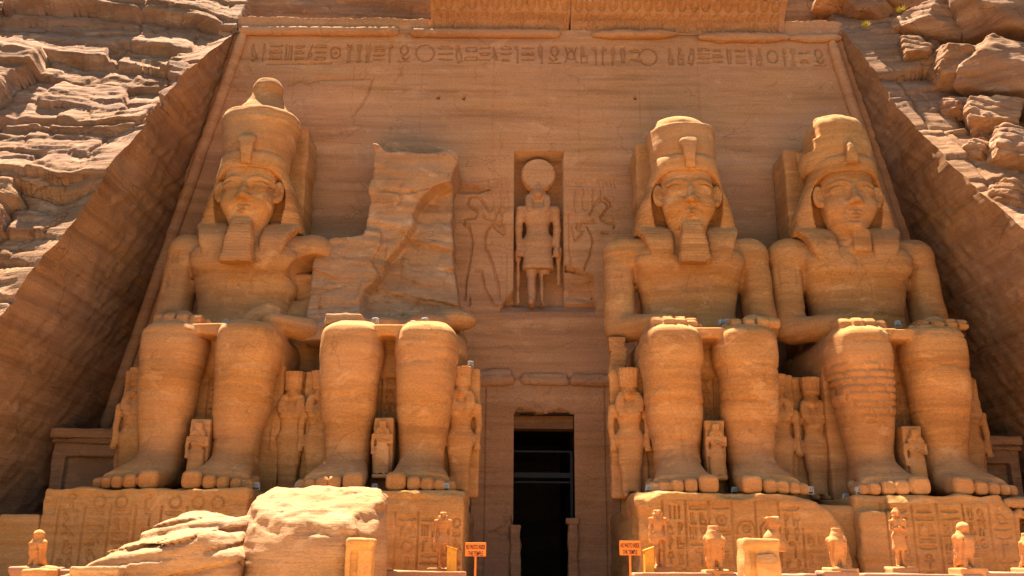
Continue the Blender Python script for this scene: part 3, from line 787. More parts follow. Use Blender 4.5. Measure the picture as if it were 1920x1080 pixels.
def build_head(F, zo=0.0, chipped=False):
    F.add(cap((0, -4.0, 11.4), (0, -4.35, 12.8), .98, .86), .3)
    F.add(loft([(12.12, 0, -4.62, .42, .45, 2.0), (12.35, 0, -4.68, .68, .68, 2.1), (12.75, 0, -4.6, .96, .86, 2.2), (13.3, 0, -4.5, 1.12, 1.0, 2.25), (13.9, 0, -4.42, 1.21, 1.1, 2.3),
                (14.6, 0, -4.38, 1.24, 1.13, 2.35), (15.3, 0, -4.35, 1.28, 1.15, 2.3), (16.0, 0, -4.35, 1.3, 1.15, 2.3)], 2), .15)
    F.add(ell((0, -5.18, 12.42), (.42, .34, .28)), .2)                          # chin
    for s in (-1, 1):
        F.add(ell((s * .72, -5.02, 13.45), (.48, .42, .5)), .35)               # cheek
        F.cut(ell((s * .56, -5.84, 14.12), (.50, .46, .33)), .10)             # eye socket
        F.add(ell((s * .57, -5.24, 14.12), (.39, .25, .165)), .02)            # eyeball
        # rims of the lids and cosmetic line
        up = [(s * (.57 - .42 * math.cos(a)), -5.46 + .16 * abs(math.cos(a)) ** 1.5, 14.10 + .19 * math.sin(a)) for a in np.linspace(0, PI, 8)]
        lo = [(s * (.57 - .42 * math.cos(a)), -5.44 + .16 * abs(math.cos(a)) ** 1.5, 14.10 - .12 * math.sin(a)) for a in np.linspace(0, PI, 8)]
        for A in (up, lo):
            for p, q in zip(A[:-1], A[1:]): F.add(cap(p, q, .065, .065), .02)
        F.add(cap((s * .98, -5.26, 14.10), (s * 1.22, -4.95, 14.08), .05, .04), .03)
        br = [(s * (.16 + .95 * t), -5.50 + .38 * t ** 2.2, 14.44 + .12 * math.sin(PI * min(1, t * 1.1)) - .04 * t) for t in np.linspace(0, 1, 8)]
        for p, q in zip(br[:-1], br[1:]): F.add(cap(p, q, .085, .07), .08)
        # ears, facing forward
        F.add(ell((s * 1.38, -4.74, 14.08), (.27, .17, .55)), .03)
        F.cut(ell((s * 1.42, -4.93, 14.14), (.14, .14, .36)), .03)
        F.add(cap((s * 1.36, -4.88, 14.3), (s * 1.34, -4.86, 13.95), .05, .05), .03)
        F.add(ell((s * 1.34, -4.82, 13.66), (.15, .15, .17)), .06)
        # nostrils
        F.add(ell((s * .19, -5.62, 13.52), (.14, .2, .12)), .08)
        F.add(cap((s * .1, -5.55, 13.05), (s * .52, -5.32, 13.08), .095, .04), .04)   # upper lip
        F.add(cap((0, -5.54, 12.83), (s * .40, -5.36, 12.92), .105, .05), .04)
        F.cut(ell((s * .52, -5.42, 13.05), (.07, .08, .06)), .06)
        F.add(cap((s * .62, -5.3, 13.2), (s * .3, -5.52, 13.52), .05, .05), .25)
    F.add(cap((0, -5.46, 14.36), (0, -5.74, 13.62), .12, .18), .1)             # nose
    F.add(ell((0, -5.80, 13.56), (.19, .19, .16)), .08)
    F.cut(cap((-.5, -5.56, 12.955), (.5, -5.56, 12.955), .05, .05), .03)     # line of the mouth
    F.cut(cap((0, -5.62, 13.36), (0, -5.60, 13.14), .05, .06), .08)
    F.cut(ell((0, -5.50, 12.68), (.3, .12, .07)), .12)

LDX = 0.0
def build_body(i, X, upper=True, arm_r=True, head=True, legs_dx=0.0):
    ax_x = axis((-4.45, .09), (-2.9, .058), (2.9, .09), 4.45)
    ax_y = axis((-10.25, .065), (-6.2, .055), (-4.4, .12), -.6)
    ax_z = axis((-.06, .055), (.9, .1), (6.7, .07), (8.0, .1), (11.9, .05), (15.3, .12), 16.3) if upper else axis((-.06, .055), (.9, .1), (6.7, .07), (8.3, .1), 9.0)
    F = Field(ax_x, ax_y, ax_z, X)
    d = legs_dx
    for s in (-1, 1):
        c = s * 1.56 + d * .6; ca = s * 1.50 + d
        lean = (0, .0, 0, .1)[i] * (1 if s < 0 else .3)
        F.add(loft([(.35, ca, -7.2, .86, .84, 2.3), (1.25, ca, -7.2, .86, .82, 2.3), (2.2, ca + s * .02, -7.26, .96, .92, 2.35), (3.3, (c + ca) / 2 + s * .03, -7.36, 1.12, 1.04, 2.4), (4.3, c + s * .02, -7.46, 1.20, 1.12, 2.45),
                    (5.4, c, -7.52, 1.20, 1.14, 2.5), (6.2, c, -7.54, 1.18, 1.10, 2.6), (6.75, c, -7.5, 1.08, .96, 2.7), (7.02, c, -7.42, .82, .66, 2.6)], 2), .08)
        F.add(loft([(-8.3, c, 6.05, .85, .72, 2.6), (-7.8, c, 5.98, 1.10, .98, 2.8), (-5.5, c, 5.92, 1.24, 1.10, 2.8), (-2.5, s * 1.5, 6.0, 1.45, 1.25, 2.6)], 1), .45)
        F.add(cap((c - s * .12, -8.30, 4.9), (ca, -8.0, 1.8), .20, .12), .4)
        build_feet(F, s, ca, out=(s * .12 + d * .35))
    # kilt stretched between the knees and the seat under it
    F.add(box(-1.5 + d * .6, 1.5 + d * .6, -8.1, -2, 6.42, 6.90, .06), .06)
    F.add(box(-2.6, 2.6, -6.6, -1.5, 4.9, 6.8, .3), .3)
    if upper:
        F.add(loft([(6.3, 0, -3.4, 2.5, 1.5, 2.6), (7.4, 0, -3.5, 2.35, 1.4, 2.5), (8.6, 0, -3.65, 2.18, 1.28, 2.4), (9.6, 0, -3.7, 2.35, 1.33, 2.4), (10.7, 0, -3.7, 2.75, 1.42, 2.5),
                    (11.5, 0, -3.6, 3.0, 1.3, 2.5), (12.1, 0, -3.5, 2.6, 1.05, 2.4), (12.5, 0, -3.5, 1.6, .85, 2.2)], 2), .1)
        for s in (-1, 1):
            F.add(ell((s * 1.25, -4.75, 10.75), (1.15, .5, .72)), .45)
            F.cut(ell((s * .9, -5.3, 9.7), (1.3, .18, .4)), .35)
            F.add(ell((s * 2.98, -3.55, 11.42), (.98, .98, .92)), .35)
            if s < 0 or arm_r:
                F.add(loft([(7.35, s * 3.3, -4.3, .55, .6, 2.2), (8.0, s * 3.24, -4.1, .72, .80, 2.5), (9.3, s * 3.2, -3.8, .73, .88, 2.5), (10.6, s * 3.14, -3.6, .79, .93, 2.5), (11.6, s * 2.98, -3.5, .82, .9, 2.3)], 2), .15)
                F.cut(loft([(8.2, s * 2.5, -4.9, .12, .5, 2.0), (9.2, s * 2.48, -5.0, .13, .9, 2.0), (10.6, s * 2.55, -5.0, .08, .5, 2.0)], 2), .15)
            hx = s * 1.7 + d * .5 + (.25 if s < 0 else .25)
            a = (s * 3.25, -4.2, 7.72)
            if s < 0 or arm_r:
                F.add(cap(a, (hx + s * .25, -6.4, 7.42), .74, .50, 1, 1.1), .2)
            else:
                F.add(cap((s * 3.2, -5.0, 7.35), (hx + s * .25, -6.4, 7.35), .62, .46, 1, 1.1), .2)
            if not (i == 0 and s > 0): build_hand(F, s, hx, -6.9, 7.20)
            else: F.add(loft([(-6.9, hx, 7.28, .75, .3, 2.4), (-7.7, hx, 7.2, .8, .2, 2.4)], 1), .1)
        if not arm_r:     # broken away under the shoulder
            F.cut(ell((3.3, -4.2, 10.2), (1.2, 1.5, .95)), .1); F.cut(ell((2.6, -4.9, 9.6), (.55, .8, 1.0)), .2)
        F.cut(ell((0, -5.0, 8.1), (.12, .2, .14)), .08)
        if head:
            hx = HX[i]; F.x = F.x - F32(hx); build_head(F); F.x = F.x + F32(hx)
    else:
        F.add(cap((-3.0, -4.6, 7.2), (-1.95, -6.5, 7.15), .65, .45, 1, 1.2), .2)
        F.add(loft([(-6.3, -1.95, 7.1, .75, .34, 2.4), (-7.5, -1.95, 7.05, .85, .28, 2.6)], 1), .15)
        F.add(ell((2.5, -4.6, 6.3), (.7, 1.9, 1.0)), .4)
        F.add(ell((0, -3.6, 7.2), (3.1, 1.9, .9)), .3)
    return F

def nemes(i):
    F = Field(axis((-2.75, .06), 2.8), axis((-6.0, .06), (-4.0, .1), -1.4), axis((10.1, .06), 16.4), (XS[i]))
    ztop = 16.15
    F.add(loft([(12.32, 0, -3.55, 2.45, .98, 4.5), (12.9, 0, -3.6, 2.36, 1.02, 4.2), (13.8, 0, -3.7, 2.14, 1.15, 3.4), (14.7, 0, -3.9, 1.82, 1.35, 2.6), (15.3, 0, -4.1, 1.62, 1.5, 2.4), (15.8, 0, -4.12, 1.56, 1.48, 2.2), (ztop, 0, -4.0, 1.4, 1.3, 2.2)], 2), .08)
    # hollow in which the face and ears sit
    F.cut(loft([(11.8, 0, -5.35, 1.45, 1.7, 3.4), (12.8, 0, -5.35, 1.62, 1.6, 3.4), (13.6, 0, -5.35, 1.74, 1.5, 3.2), (14.4, 0, -5.4, 1.68, 1.4, 3.0), (14.85, 0, -5.5, 1.45, 1.2, 2.4), (15.08, 0, -5.6, 1.0, .8, 2.0)], 2), .02)
    F.add(loft([(15.05, 0, -4.22, 1.46, 1.40, 2.3), (15.42, 0, -4.22, 1.49, 1.44, 2.3)], 2), .03)      # brow band
    for s in (-1, 1):
        F.add(loft([(10.38, s * 1.28, -5.02, .42, .20, 5), (11.2, s * 1.36, -4.98, .56, .30, 5), (11.9, s * 1.46, -4.72, .68, .40, 5), (12.4, s * 1.58, -4.25, .78, .45, 5), (12.7, s * 1.7, -3.9, .7, .4, 5)], 2), .03)
    # pleats of the cloth
    q = np.nonzero(np.abs(F.d) < .3); F.d[q] += (.014 * np.sin(F.z[q[2]] * 2 * PI / .17) * (F.z[q[2]] < 14.8)).astype(F32)
    F.keep(plane(0, 0, 10.5, 0, .0, -1, None), .05)
    return F

XS = (-12.45, -5.15, 8.25, 16.1)
HX = (0, 0, 0, -.28)
SEAT = 'colossal seated pharaohs along the temple front'
LAB = ('seated colossus at the far left with the tallest crown and a long beard', 'ruined colossus second from the left, only its legs and a broken slab left standing',
       'seated colossus right of the doorway with a long beard and hands on its knees', 'beardless seated colossus at the far right with a chipped crown and patched shin')

def arm_marks(i, F, w=.055):
    r = random.Random(60 + i); sg = []
    if i in (0, 2):
        x = -3.55
        column_text(sg, x, .5, 11.3, 10.5, r); cartouche(sg, x, 9.2, .5, 1.1, r)
        hline_text(sg, -.5, .6, 9.35, .3, r)
    if i == 3:
        x = -3.6; sg += [circ(x + .3, 10.5, .2, 10), circ(x + .3, 10.1, .2, 10), rect(x - .1, 9.75, x + .7, 10.85)]
        sg += [rect(-.1, 9.2, .35, 9.9), [(-.6, 11.2), (.2, 10.3), (-.3, 9.6)], [(1.2, 10.9), (1.8, 10.6), (2.4, 10.75), (2.5, 10.3)]]
    rs = np.random.RandomState(i + 5)
    for k in range(16):                                     # natural cracks
        z = rs.uniform(2.0, 12); x = rs.uniform(-3.6, 2.2); L = rs.uniform(.8, 3.2); p = [(x, z)]
        for j in range(9): p.append((p[-1][0] + L / 9, p[-1][1] + rs.uniform(-.05, .05)))
        sg.append(p)
    for z, x0, x1 in ((3.95, -3, -.2), (3.8, .3, 3.0), (2.6, -2.6, -.5), (5.1, .3, 2.9)):
        z += rs.uniform(-.4, .4); sg.append([(x0 + (x1 - x0) * t / 10, z + .08 * math.sin(t * .9 + i) + rs.uniform(-.03, .03)) for t in range(11)])
    M = raster(sg, F.x, F.z, w * .6)
    for k in range(9):      # spalled flakes
        cx, cz = rs.uniform(-3, 3), rs.uniform(1.5, 11.5)
        X, Z = F.x[:, None], F.z[None, :]; rr = rs.uniform(.3, .7)
        m = (np.hypot((X - cx), (Z - cz) * 1.8) + .35 * fbm(X * 1.5 + k, Z * 2, X * 0, 3) < rr)
        M = np.maximum(M, .55 * m)
    M = M * (F.z[None, :] < 12.0)
    F.carve(M, .06, -2.6)

def patches(i, F):
    """masonry courses and broken plates on the shins"""
    if i == 3:
        j = F.y < -6.4
        X, Z = F.x[:, None], F.z[None, :]
        top = 5.35 - .35 * (X + 2.6) ** 2 * .25 + .3 * vnoise(X * 2, Z * 0, X * 0)
        m = (X < -.15) & (X > -3.0) & (Z < top) & (Z > 2.7 + .8 * np.abs(X + 1.2) + .25 * vnoise(X * 3, Z * 3, X * 0))
        row = np.floor(Z / .30 + .25 * vnoise(X * .8, Z * .5, X * 0)); fz = Z / .30 + .25 * vnoise(X * .8, Z * .5, X * 0) - row
        fx = X / .85 + row * .37 + .3 * vnoise(row * 3.1, row * 0, row * 0 + .5); fx = fx - np.floor(fx)
        g = ((fz < .17) | (fx < .13)).astype(F32)
        F.d[:, j, :] += ((g * .09 - .04) * m)[:, None, :]
    if i == 2:
        X, Z = F.x[:, None], F.z[None, :]; j = F.y < -6.4
        for sg_, (a, b, c) in ((1, (-2.55, 4.0, 1)), (1, (.25, 3.7, 1))):
            m = (Z < b + .25 * vnoise(X * 1.4, Z * 0, X * 0)) & (Z > 1.3 + .2 * vnoise(X * 2, X * 0, Z * 0)) & (X > a - .1) & (X < a + 2.8) & (np.abs(X - a - 1.25) > .42 * (b - Z) * .0 + .55 - .42 * np.clip((b - .5 - Z), 0, 1))
            F.d[:, j, :] -= (.055 * m)[:, None, :]

def make_colossus(i):
    X = XS[i]
    root = empty('colossal_seated_statue', (X, -5, 0), LAB[i], 'colossus', SEAT)
    ldx = (-.32, 0, .05, .15)[i]
    F = build_body(i, X, upper=(i != 1), arm_r=(i != 0), head=True, legs_dx=ldx)
    if i == 1:
        pass
    F.rough(.042, .6, .008, fn=lambda x, y, z: np.where((z > 12.1) & (y < -4.4), .35, np.where(z < 1.2, .5, 1.0)))
    arm_marks(i, F); patches(i, F)
    if i == 3:     # chest shattered and beard lost: scar under the chin
        F.add(box(-.42, .42, -5.35, -4.4, 11.2, 12.3, .1), .15)
    F.obj('body', M_STATUE, root, (X, 0, 0))
    # throne
    G = Field(axis((-3.2, .09), (-.6, .045), (.7, .09), 3.3), axis((-6.7, .05), (-6.2, .16), -.2), axis((-.1, .1), (2.9, .045), (6.2, .1), 7.0), X)
    G.add(box(-2.75, 2.75, -6.45, -.3, -.3, 5.45, .06)); G.add(box(-2.75, 2.75, -1.8, -.3, 5, 6.9, .1))
    M = np.zeros((len(G.x), len(G.z)), F32)
    r = random.Random(i + 30); sg = []
    column_text(sg, -.28 + ldx * .6, .56, 6.1, 3.1, r); sg += [[(-.42, 6.1), (-.42, 3.0)], [(.42, 6.1), (.42, 3.0)]]
    M = raster(sg, G.x, G.z, .05)
    G.rough(.05, .8, .02); G.carve(M, .13, -6.2)
    G.obj('throne', M_STATUE, root, (X, 0, 0))
    # panel in which the small figures stand
    if i != 1:
        P = Field(axis((-2.7, .12), 2.75), axis((-2.8, .12), -.2), axis((7, .12), (19, .1), 20.8), X)
        P.add(box(-2.05 - (.35 if i == 3 else 0), 2.05, -2.4, -.1, 6.8, (18.6, 0, 17.9, 17.6)[i], .1)); P.rough(.12, .7, .04); P.obj('back_pillar', M_STATUE, root, (X, 0, 0))
        N = nemes(i); 
        if i == 0: N.cut(ell((-2.3, -3.9, 15.3), (.55, 1.2, 1.6)), .1)
        N.rough(.04, 1.2, .015)
        if i == 3:
            N.cut(ell((-2.2, -4.6, 15.0), (.25, .8, .4)), .1)
        N.obj('headcloth', M_STATUE, root, (X + HX[i], 0, 0))
        C = Field(axis((-2.2, .065), 2.25), axis((-6.0, .065), (-4, .1), -1.7), axis((15.2, .065), 21.1), X)
        if i == 0:
            C.add(loft([(15.5, .02, -3.95, 1.52, 1.5, 2.1), (16.3, .02, -3.9, 1.62, 1.62, 2.1), (17.4, .03, -3.8, 1.80, 1.72, 2.1), (18.15, .04, -3.75, 1.86, 1.75, 2.1), (18.35, .04, -3.75, 1.75, 1.65, 2.1)], 2))
            C.add(loft([(18.1, .1, -3.75, 1.72, 1.6, 2.1), (18.5, .12, -3.75, 1.36, 1.28, 2.1), (18.9, .14, -3.75, 1.02, 1.0, 2.1), (19.3, .16, -3.75, .82, .82, 2.1), (19.8, .18, -3.75, .71, .70, 2.2), (20.2, .2, -3.75, .62, .62, 2.2), (20.38, .2, -3.75, .45, .45, 2.2), (20.45, .2, -3.75, .2, .2, 2.0)], 2), .12)
        elif i == 2:
            C.add(loft([(15.5, 0, -3.95, 1.50, 1.5, 2.1), (16.2, 0, -3.9, 1.58, 1.6, 2.1), (17.0, 0, -3.8, 1.62, 1.62, 2.1), (17.65, .0, -3.75, 1.62, 1.6, 2.1)], 2))
            C.add(loft([(17.5, -.05, -3.7, 1.55, 1.5, 2.1), (17.85, -.08, -3.7, 1.36, 1.35, 2.1), (18.25, -.15, -3.6, 1.0, 1.05, 2.1), (18.4, -.2, -3.6, .6, .7, 2.0)], 2), .08)
        else:
            C.add(loft([(15.4, -.1, -3.9, 1.66, 1.55, 2.1), (16.4, -.1, -3.8, 1.74, 1.65, 2.1), (17.2, -.14, -3.75, 1.74, 1.6, 2.1), (17.9, -.1, -3.75, 1.5, 1.5, 2.2), (18.22, -.12, -3.7, 1.3, 1.35, 2.4)], 2))
            C.cut(box(-2.4, -1.2, -6, -1, 17.05, 20, .1), .08); C.cut(box(-2.4, -1.42, -6, -3.2, 16.45, 20, .1), .06); C.cut(box(1.05, 2.4, -6, -1, 17.55, 20, .2), .3)
        C.cut(plane(0, -5.6, 15.72, 0, .16, 1, (-3, 3, -7, 0, 15, 16.4)), .05) if False else None
        C.rough(.07, .9, .03, fn=lambda x, y, z: np.where(z > 17.6, 1.6, .7))
        C.obj('crown', M_STATUE, root, (X + HX[i], 0, 0))
        U = Field(axis((-.55, .04), .6), axis((-6.4, .04), -4.6), axis((14.9, .04), 17.0), X)
        if i != 3:
            U.add(loft([(15.12, 0, -5.62, .24, .20, 4), (15.5, 0, -5.72, .25, .22, 4), (16.1, 0, -5.74, .34, .2, 4), (16.5, 0, -5.66, .40, .17, 4), (16.62, 0, -5.62, .3, .13, 4)], 2)); U.add(box(-.2, .2, -5.6, -4.9, 15.2, 16.3, .05))
        else:
            U.add(loft([(15.35, 0, -5.72, .30, .22, 3), (15.9, .0, -5.72, .27, .22, 2.6), (16.3, .0, -5.62, .2, .2, 2.2), (16.6, .02, -5.5, .1, .14, 2)], 2)); U.add(ell((0, -5.5, 15.45), (.6, .25, .1)), .1)
        U.rough(.05, 2, .01); U.obj('cobra', M_STATUE, root, (X + HX[i], 0, 0))
        if i != 3:
            B = Field(axis((-.95, .045), 1.0), axis((-6.6, .045), -4.5), axis((9.9, .045), 12.75), X)
            zb = (10.28, 0, 10.38)[i] if i == 0 else 10.4
            B.add(loft([(zb, 0, -5.78, .74, .34, 5), (11.2, 0, -5.62, .64, .36, 5), (12.2, 0, -5.42, .50, .34, 5), (12.5, 0, -5.3, .46, .3, 4)], 2))
            B.add(box(-.3, .3, -5.6, -4.6, 10.6, 12.2, .1), .1)
            q = np.nonzero(np.abs(B.d) < .25); B.d[q] += (.016 * np.sin(B.z[q[2]] * 2 * PI / .15)).astype(F32)
            if i == 2: B.cut(ell((.75, -6.0, 10.3), (.35, .4, .28)), .05)
            B.rough(.03, 1.5, .01); B.obj('beard', M_STATUE, root, (X + HX[i], 0, 0))
    return root
roots = [make_colossus(i) for i in range(4)]

# what is left of the second colossus above its lap: broken back slab and torn mass of rock
def ruin():
    X = XS[1]; root = roots[1]
    F = Field(axis((-9.4, .09), -1.2), axis((-6.2, .09), .1), axis((6.8, .08), 18.9), 3)
    p = lambda u, v, y: inv(u, v, y)
    slab = [p(686, 520, -2), p(690, 445, -2), p(697, 380, -2), p(705, 320, -2), p(707, 270, -2), p(760, 268, -2), p(800, 270, -2), p(832, 284, -2), p(858, 300, -2), p(862, 318, -2), p(848, 345, -2), p(848, 420, -2), p(850, 560, -2)]
    sil = [p(545, 660, -3.2), p(540, 560, -3.5), p(556, 505, -3.2), p(606, 482, -3.2), p(622, 458, -3), p(688, 452, -2.6), p(697, 380, -2.2), p(705, 320, -2), p(707, 270, -2), p(760, 268, -2), p(800, 270, -2), p(832, 284, -2), p(858, 300, -2), p(862, 318, -2), p(850, 345, -2), p(848, 420, -2), p(850, 500, -2.6), p(866, 600, -3.6), p(872, 660, -3.6)]
    F.add(poly(sil, -6.0, .05, .06), 0)
    cz = [inv(u, v, -2.5) for u, v in ((866, 335), (846, 350), (820, 358), (796, 380), (780, 408), (773, 440), (758, 475), (735, 500), (700, 560), (690, 600))]
    cz = sorted([(c[1], c[0]) for c in cz])
    def front(X, Y, Z):
        curve = np.interp(Z, [c[0] for c in cz], [c[1] for c in cz]) + .14 * vnoise(X * 0, Z * 1.6, Z * 0 + 4)
        yA = -3.1 - .03 * (18 - Z) - .30 * np.clip((12.95 - .12 * (X + 7) - Z) / .35, 0, 1) * (X < -6.6 + .5 * vnoise(Z, Z * 0, Z * 0 + 2)) - .20 * np.clip(12.9 - Z, 0, 6)
        yB = -1.25 - .27 * np.clip(17.2 - Z, 0, 12) + .25 * np.clip(X + 3.6, 0, 3)
        w = np.clip((X - curve) / .12 + .5, 0, 1)
        y = yA * (1 - w) + np.maximum(yB, yA + .35) * w
        ov = np.clip((Z - 17.15 - .35 * vnoise(X * 1.3, Z * 0, Z * 0 + 6)) / .25, 0, 1) * np.clip((18.15 - Z) / .2, 0, 1)     # hollow under the top edge
        y = y + 1.1 * ov
        # angular fractures along the bedding
        zz = Z + .22 * X + .35 * vnoise(X * .5, Z * .5, Z * 0 + 9); xx = X - .25 * Z + .4 * vnoise(X * .6, Z * .4, Z * 0 + 1)
        for sd, h, wd, amp in ((1, 3.1, 2.6, .13), (2, 1.1, 1.7, .07), (3, .4, .8, .03)):
            k = np.floor(zz / h + .3 * sd); f = zz / h + .3 * sd - k; gx = xx / wd + _cell(k, k * 0, sd) * 2; j = np.floor(gx); g = gx - j
            y = y - amp * (_cell(k, j, sd + 3) + _cell(k, j, sd + 6) * (g - .5) + .9 * (.5 - f)) * np.where(Z < 13.5, 1.0, .45)
        y = y - np.where(Z < 8.6, .5 * fbm(X * .9, Z * 1.1, Z * 0 + 3, 4) + .6 * np.clip(8.6 - Z, 0, 1), 0)
        return ((y - Y) * .8).astype(F32)
    F.keep((front, None), .05)
    F.keep((lambda X, Y, Z: (Z - 18.28 - .05 * vnoise(X * 2, Y, Z * 0) + 0 * Y).astype(F32), None), .05)
    F.cut(box(-7.8, -6.75, -4.5, -1.6, 17.95, 18.9, .1), .1)
    F.rough(.13, .9, .035, o=5)
    for k in range(12):
        rs = np.random.RandomState(k); c = (rs.uniform(-8, -2.4), rs.uniform(-5.4, -4.6), 7.0 + rs.uniform(0, .9)); r = rs.uniform(.4, .95)
        F.add(ell(c, (r * 1.3, r, r * .6)), .1)
    sg = []
    for L in ([(545, 505), (560, 545), (600, 555), (640, 540)], [(600, 555), (606, 600)], [(706, 345), (760, 350), (800, 340)], [(750, 330), (742, 345), (750, 360), (740, 372)], [(720, 455), (715, 500), (700, 540)]): sg.append([inv(u, v, -4) for u, v in L])
    F.carve(raster(sg, F.x, F.z, .05), .1, -1)
    F.obj('broken_torso', M_RUIN, root)
ruin()
# rough rock left behind where the arm of the first colossus broke away
F = Field(axis((-10.8, .09), -7.9), axis((-4.6, .1), -.2), axis((5.4, .09), 11.6), 9)
F.add(box(-10.4, -8.3, -3.6, -.3, 5.5, 10.4, .4)); F.add(box(-10.6, -9.0, -3.9, -.3, 5.5, 9.3, .3), .2); F.rough(.3, .7, .1); F.obj('broken_arm_rock', M_STATUE, roots[0])
F = Field(axis((-12.6, .06), -9.9), axis((-6.4, .08), -4.4), axis((7.0, .06), 8.7), 9)
F.add(loft([(-12.2, -5.4, 7.4, .3, .3), (-11.4, -5.4, 7.8, .6, .55), (-10.5, -5.4, 7.95, .5, .45), (-10.3, -5.4, 7.9, .2, .3)], 0)); F.rough(.12, 1.2, .04); F.obj('stone_stump', M_STATUE, roots[0])
# slab fallen on the knee of the second colossus
F = Field(axis((-8.1, .05), -5.6), axis((-8.3, .06), -5.8), axis((6.7, .04), 7.8), 9)
F.add(box(-7.85, -6.25, -8.0, -6.2, 6.95, 7.42, .12)); F.rough(.14, 1.4, .05); F.obj('broken_hand', M_ROCK, roots[1])

# ------------------------------------------------------------------ pedestals
def pedestal(i, x0, x1, label, shape):
    F = Field(axis((x0 - .15, .032), x1 + .15), axis((-10.75, .05), (-10.0, .25), -5.0), axis((-3.2, .032), .08), i * 3)
    F.add(box(x0, x1, -10.4, -5.2, -4.4, 0, .10))
    if i == 0:
        F.add(box(x0, x1, -10.4, -5.2, -4.4, 0, .25))
    if i == 1: F.cut(ell((x1 - .4, -10.6, .1), (1.5, .5, .38)), .1)
    if i == 2:
        F.cut(poly([(10.4, .3), (10.9, -.05), (11.8, -.55), (12.35, -1.3), (12.55, -2.2), (13.2, -2.2), (13.2, .3)], -11, -6.5, .1), .25)
        F.cut(ell((8.4, -10.7, 0), (.9, .6, .3)), .15); F.cut(ell((5.3, -10.8, -1.0), (.5, .5, .4)), .1); F.cut(ell((5.0, -10.8, -2.0), (.5, .5, .4)), .1); F.cut(ell((4.8, -10.6, .1), (.8, .6, .4)), .2)
    if i == 3:
        F.cut(box(12.5, 14.1, -11, -9.9, -.65, .5, .1), .1); F.cut(ell((14.3, -10.7, 0), (1.4, .5, .3)), .15)
        F.cut(poly([(18.1, .3), (18.5, -.35), (18.9, -.7), (18.9, -1.5), (19.5, -1.0), (22.5, -1.2), (22.5, .3)], -11, -9.6, .1), .2)
        for k, (a, b, zt) in enumerate(((18.4, 19.9, -.12), (19.8, 22, -.1), (18.8, 20.6, -.5), (20.4, 22, -.45), (19.2, 22, -.85))): F.add(box(a, b, -10.3 - .06 * k, -9, zt - .36, zt, .12), .02)
    F.rough(.09, 1.2, .025, fn=lambda x, y, z: np.where((z > -.35) | (x < x0 + .5), 1.5, .55))
    r = random.Random(70 + i); sg = []
    zt = -.75
    if i == 0:
        x = x0 + .8
        while x < x1 - 1: 
            if r.random() < .6: sg.append(circ(x + .3, -.5, .22, 12))
            else: put(sg, r.choice(TALL), x, -.75, .5, .5)
            x += r.uniform(.7, 1.1)
        cols = np.arange(x0 + .7, x1 - .8, .95)
    elif i == 1: cols = [x for x in (-4.2, -3.35, -2.55)]; zt = -.9
    elif i == 2: cols = np.arange(5.7, 11.6, .86); zt = -.4
    else: cols = np.arange(14.0, 21.4, .95); zt = -.45
    for x in cols:
        t = zt - (1.0 if (i == 2 and x > 10.6) else 0)
        sg.append([(x - .06, t + .1), (x - .06, -3.1)])
        if i == 2 and abs(x - 8.3) < .5: cartouche(sg, x + .1, -2.7, .66, 1.7, r)
        elif i == 2 and abs(x - 9.2) < .5: cartouche(sg, x + .1, -2.7, .66, 1.7, r)
        else: column_text(sg, x, .78, t, -3.0, r)
    if i == 2: sg += [[(x0 + .9, -2.75), (x1 - .5, -2.75)]]
    M = raster(sg, F.x, F.z, .028)
    # surfaces too worn to read keep little of the signs
    X, Z = F.x[:, None], F.z[None, :]
    M = M * np.clip(.75 + .6 * fbm(X * .7, Z * .8, X * 0 + i, 3), .1, 1)
    F.carve(M, .11, -9.6)
    o = F.obj('pedestal', M_PED, None, (0, 0, 0), ((x0 + x1) / 2, -7.8, GZ)); tag(o, label, 'pedestal', 'inscribed pedestals of the colossi'); return o
pedestal(0, -17.35, -9.75, 'worn inscribed stone pedestal under the far left colossus', None)
pedestal(1, -9.0, -1.72, 'orange inscribed pedestal under the ruined legs, partly behind the fallen boulder', None)
pedestal(2, 4.7, 12.55, 'deeply carved pedestal with a broken sloping corner, right of the doorway', None)
pedestal(3, 12.95, 22.0, 'carved pedestal at the far right with a crumbling stack of blocks on its corner', None)
F = Field(axis((-19.6, .06), -17.2), axis((-10.9, .08), -8.6), axis((-4.1, .06), -.6), 2)
F.add(box(-18.9, -17.4, -10.4, -9, -4.4, -.95, .05)); F.add(box(-19.2, -17.4, -10.3, -9, -4.4, -2.2, .05)); F.rough(.09, 1.2, .05)
tag(F.obj('stone_block', M_PED, None, (0, 0, 0), (-18.2, -9.7, GZ)), 'low stepped wall of stone joined to the left end of the far left pedestal', 'stone block')

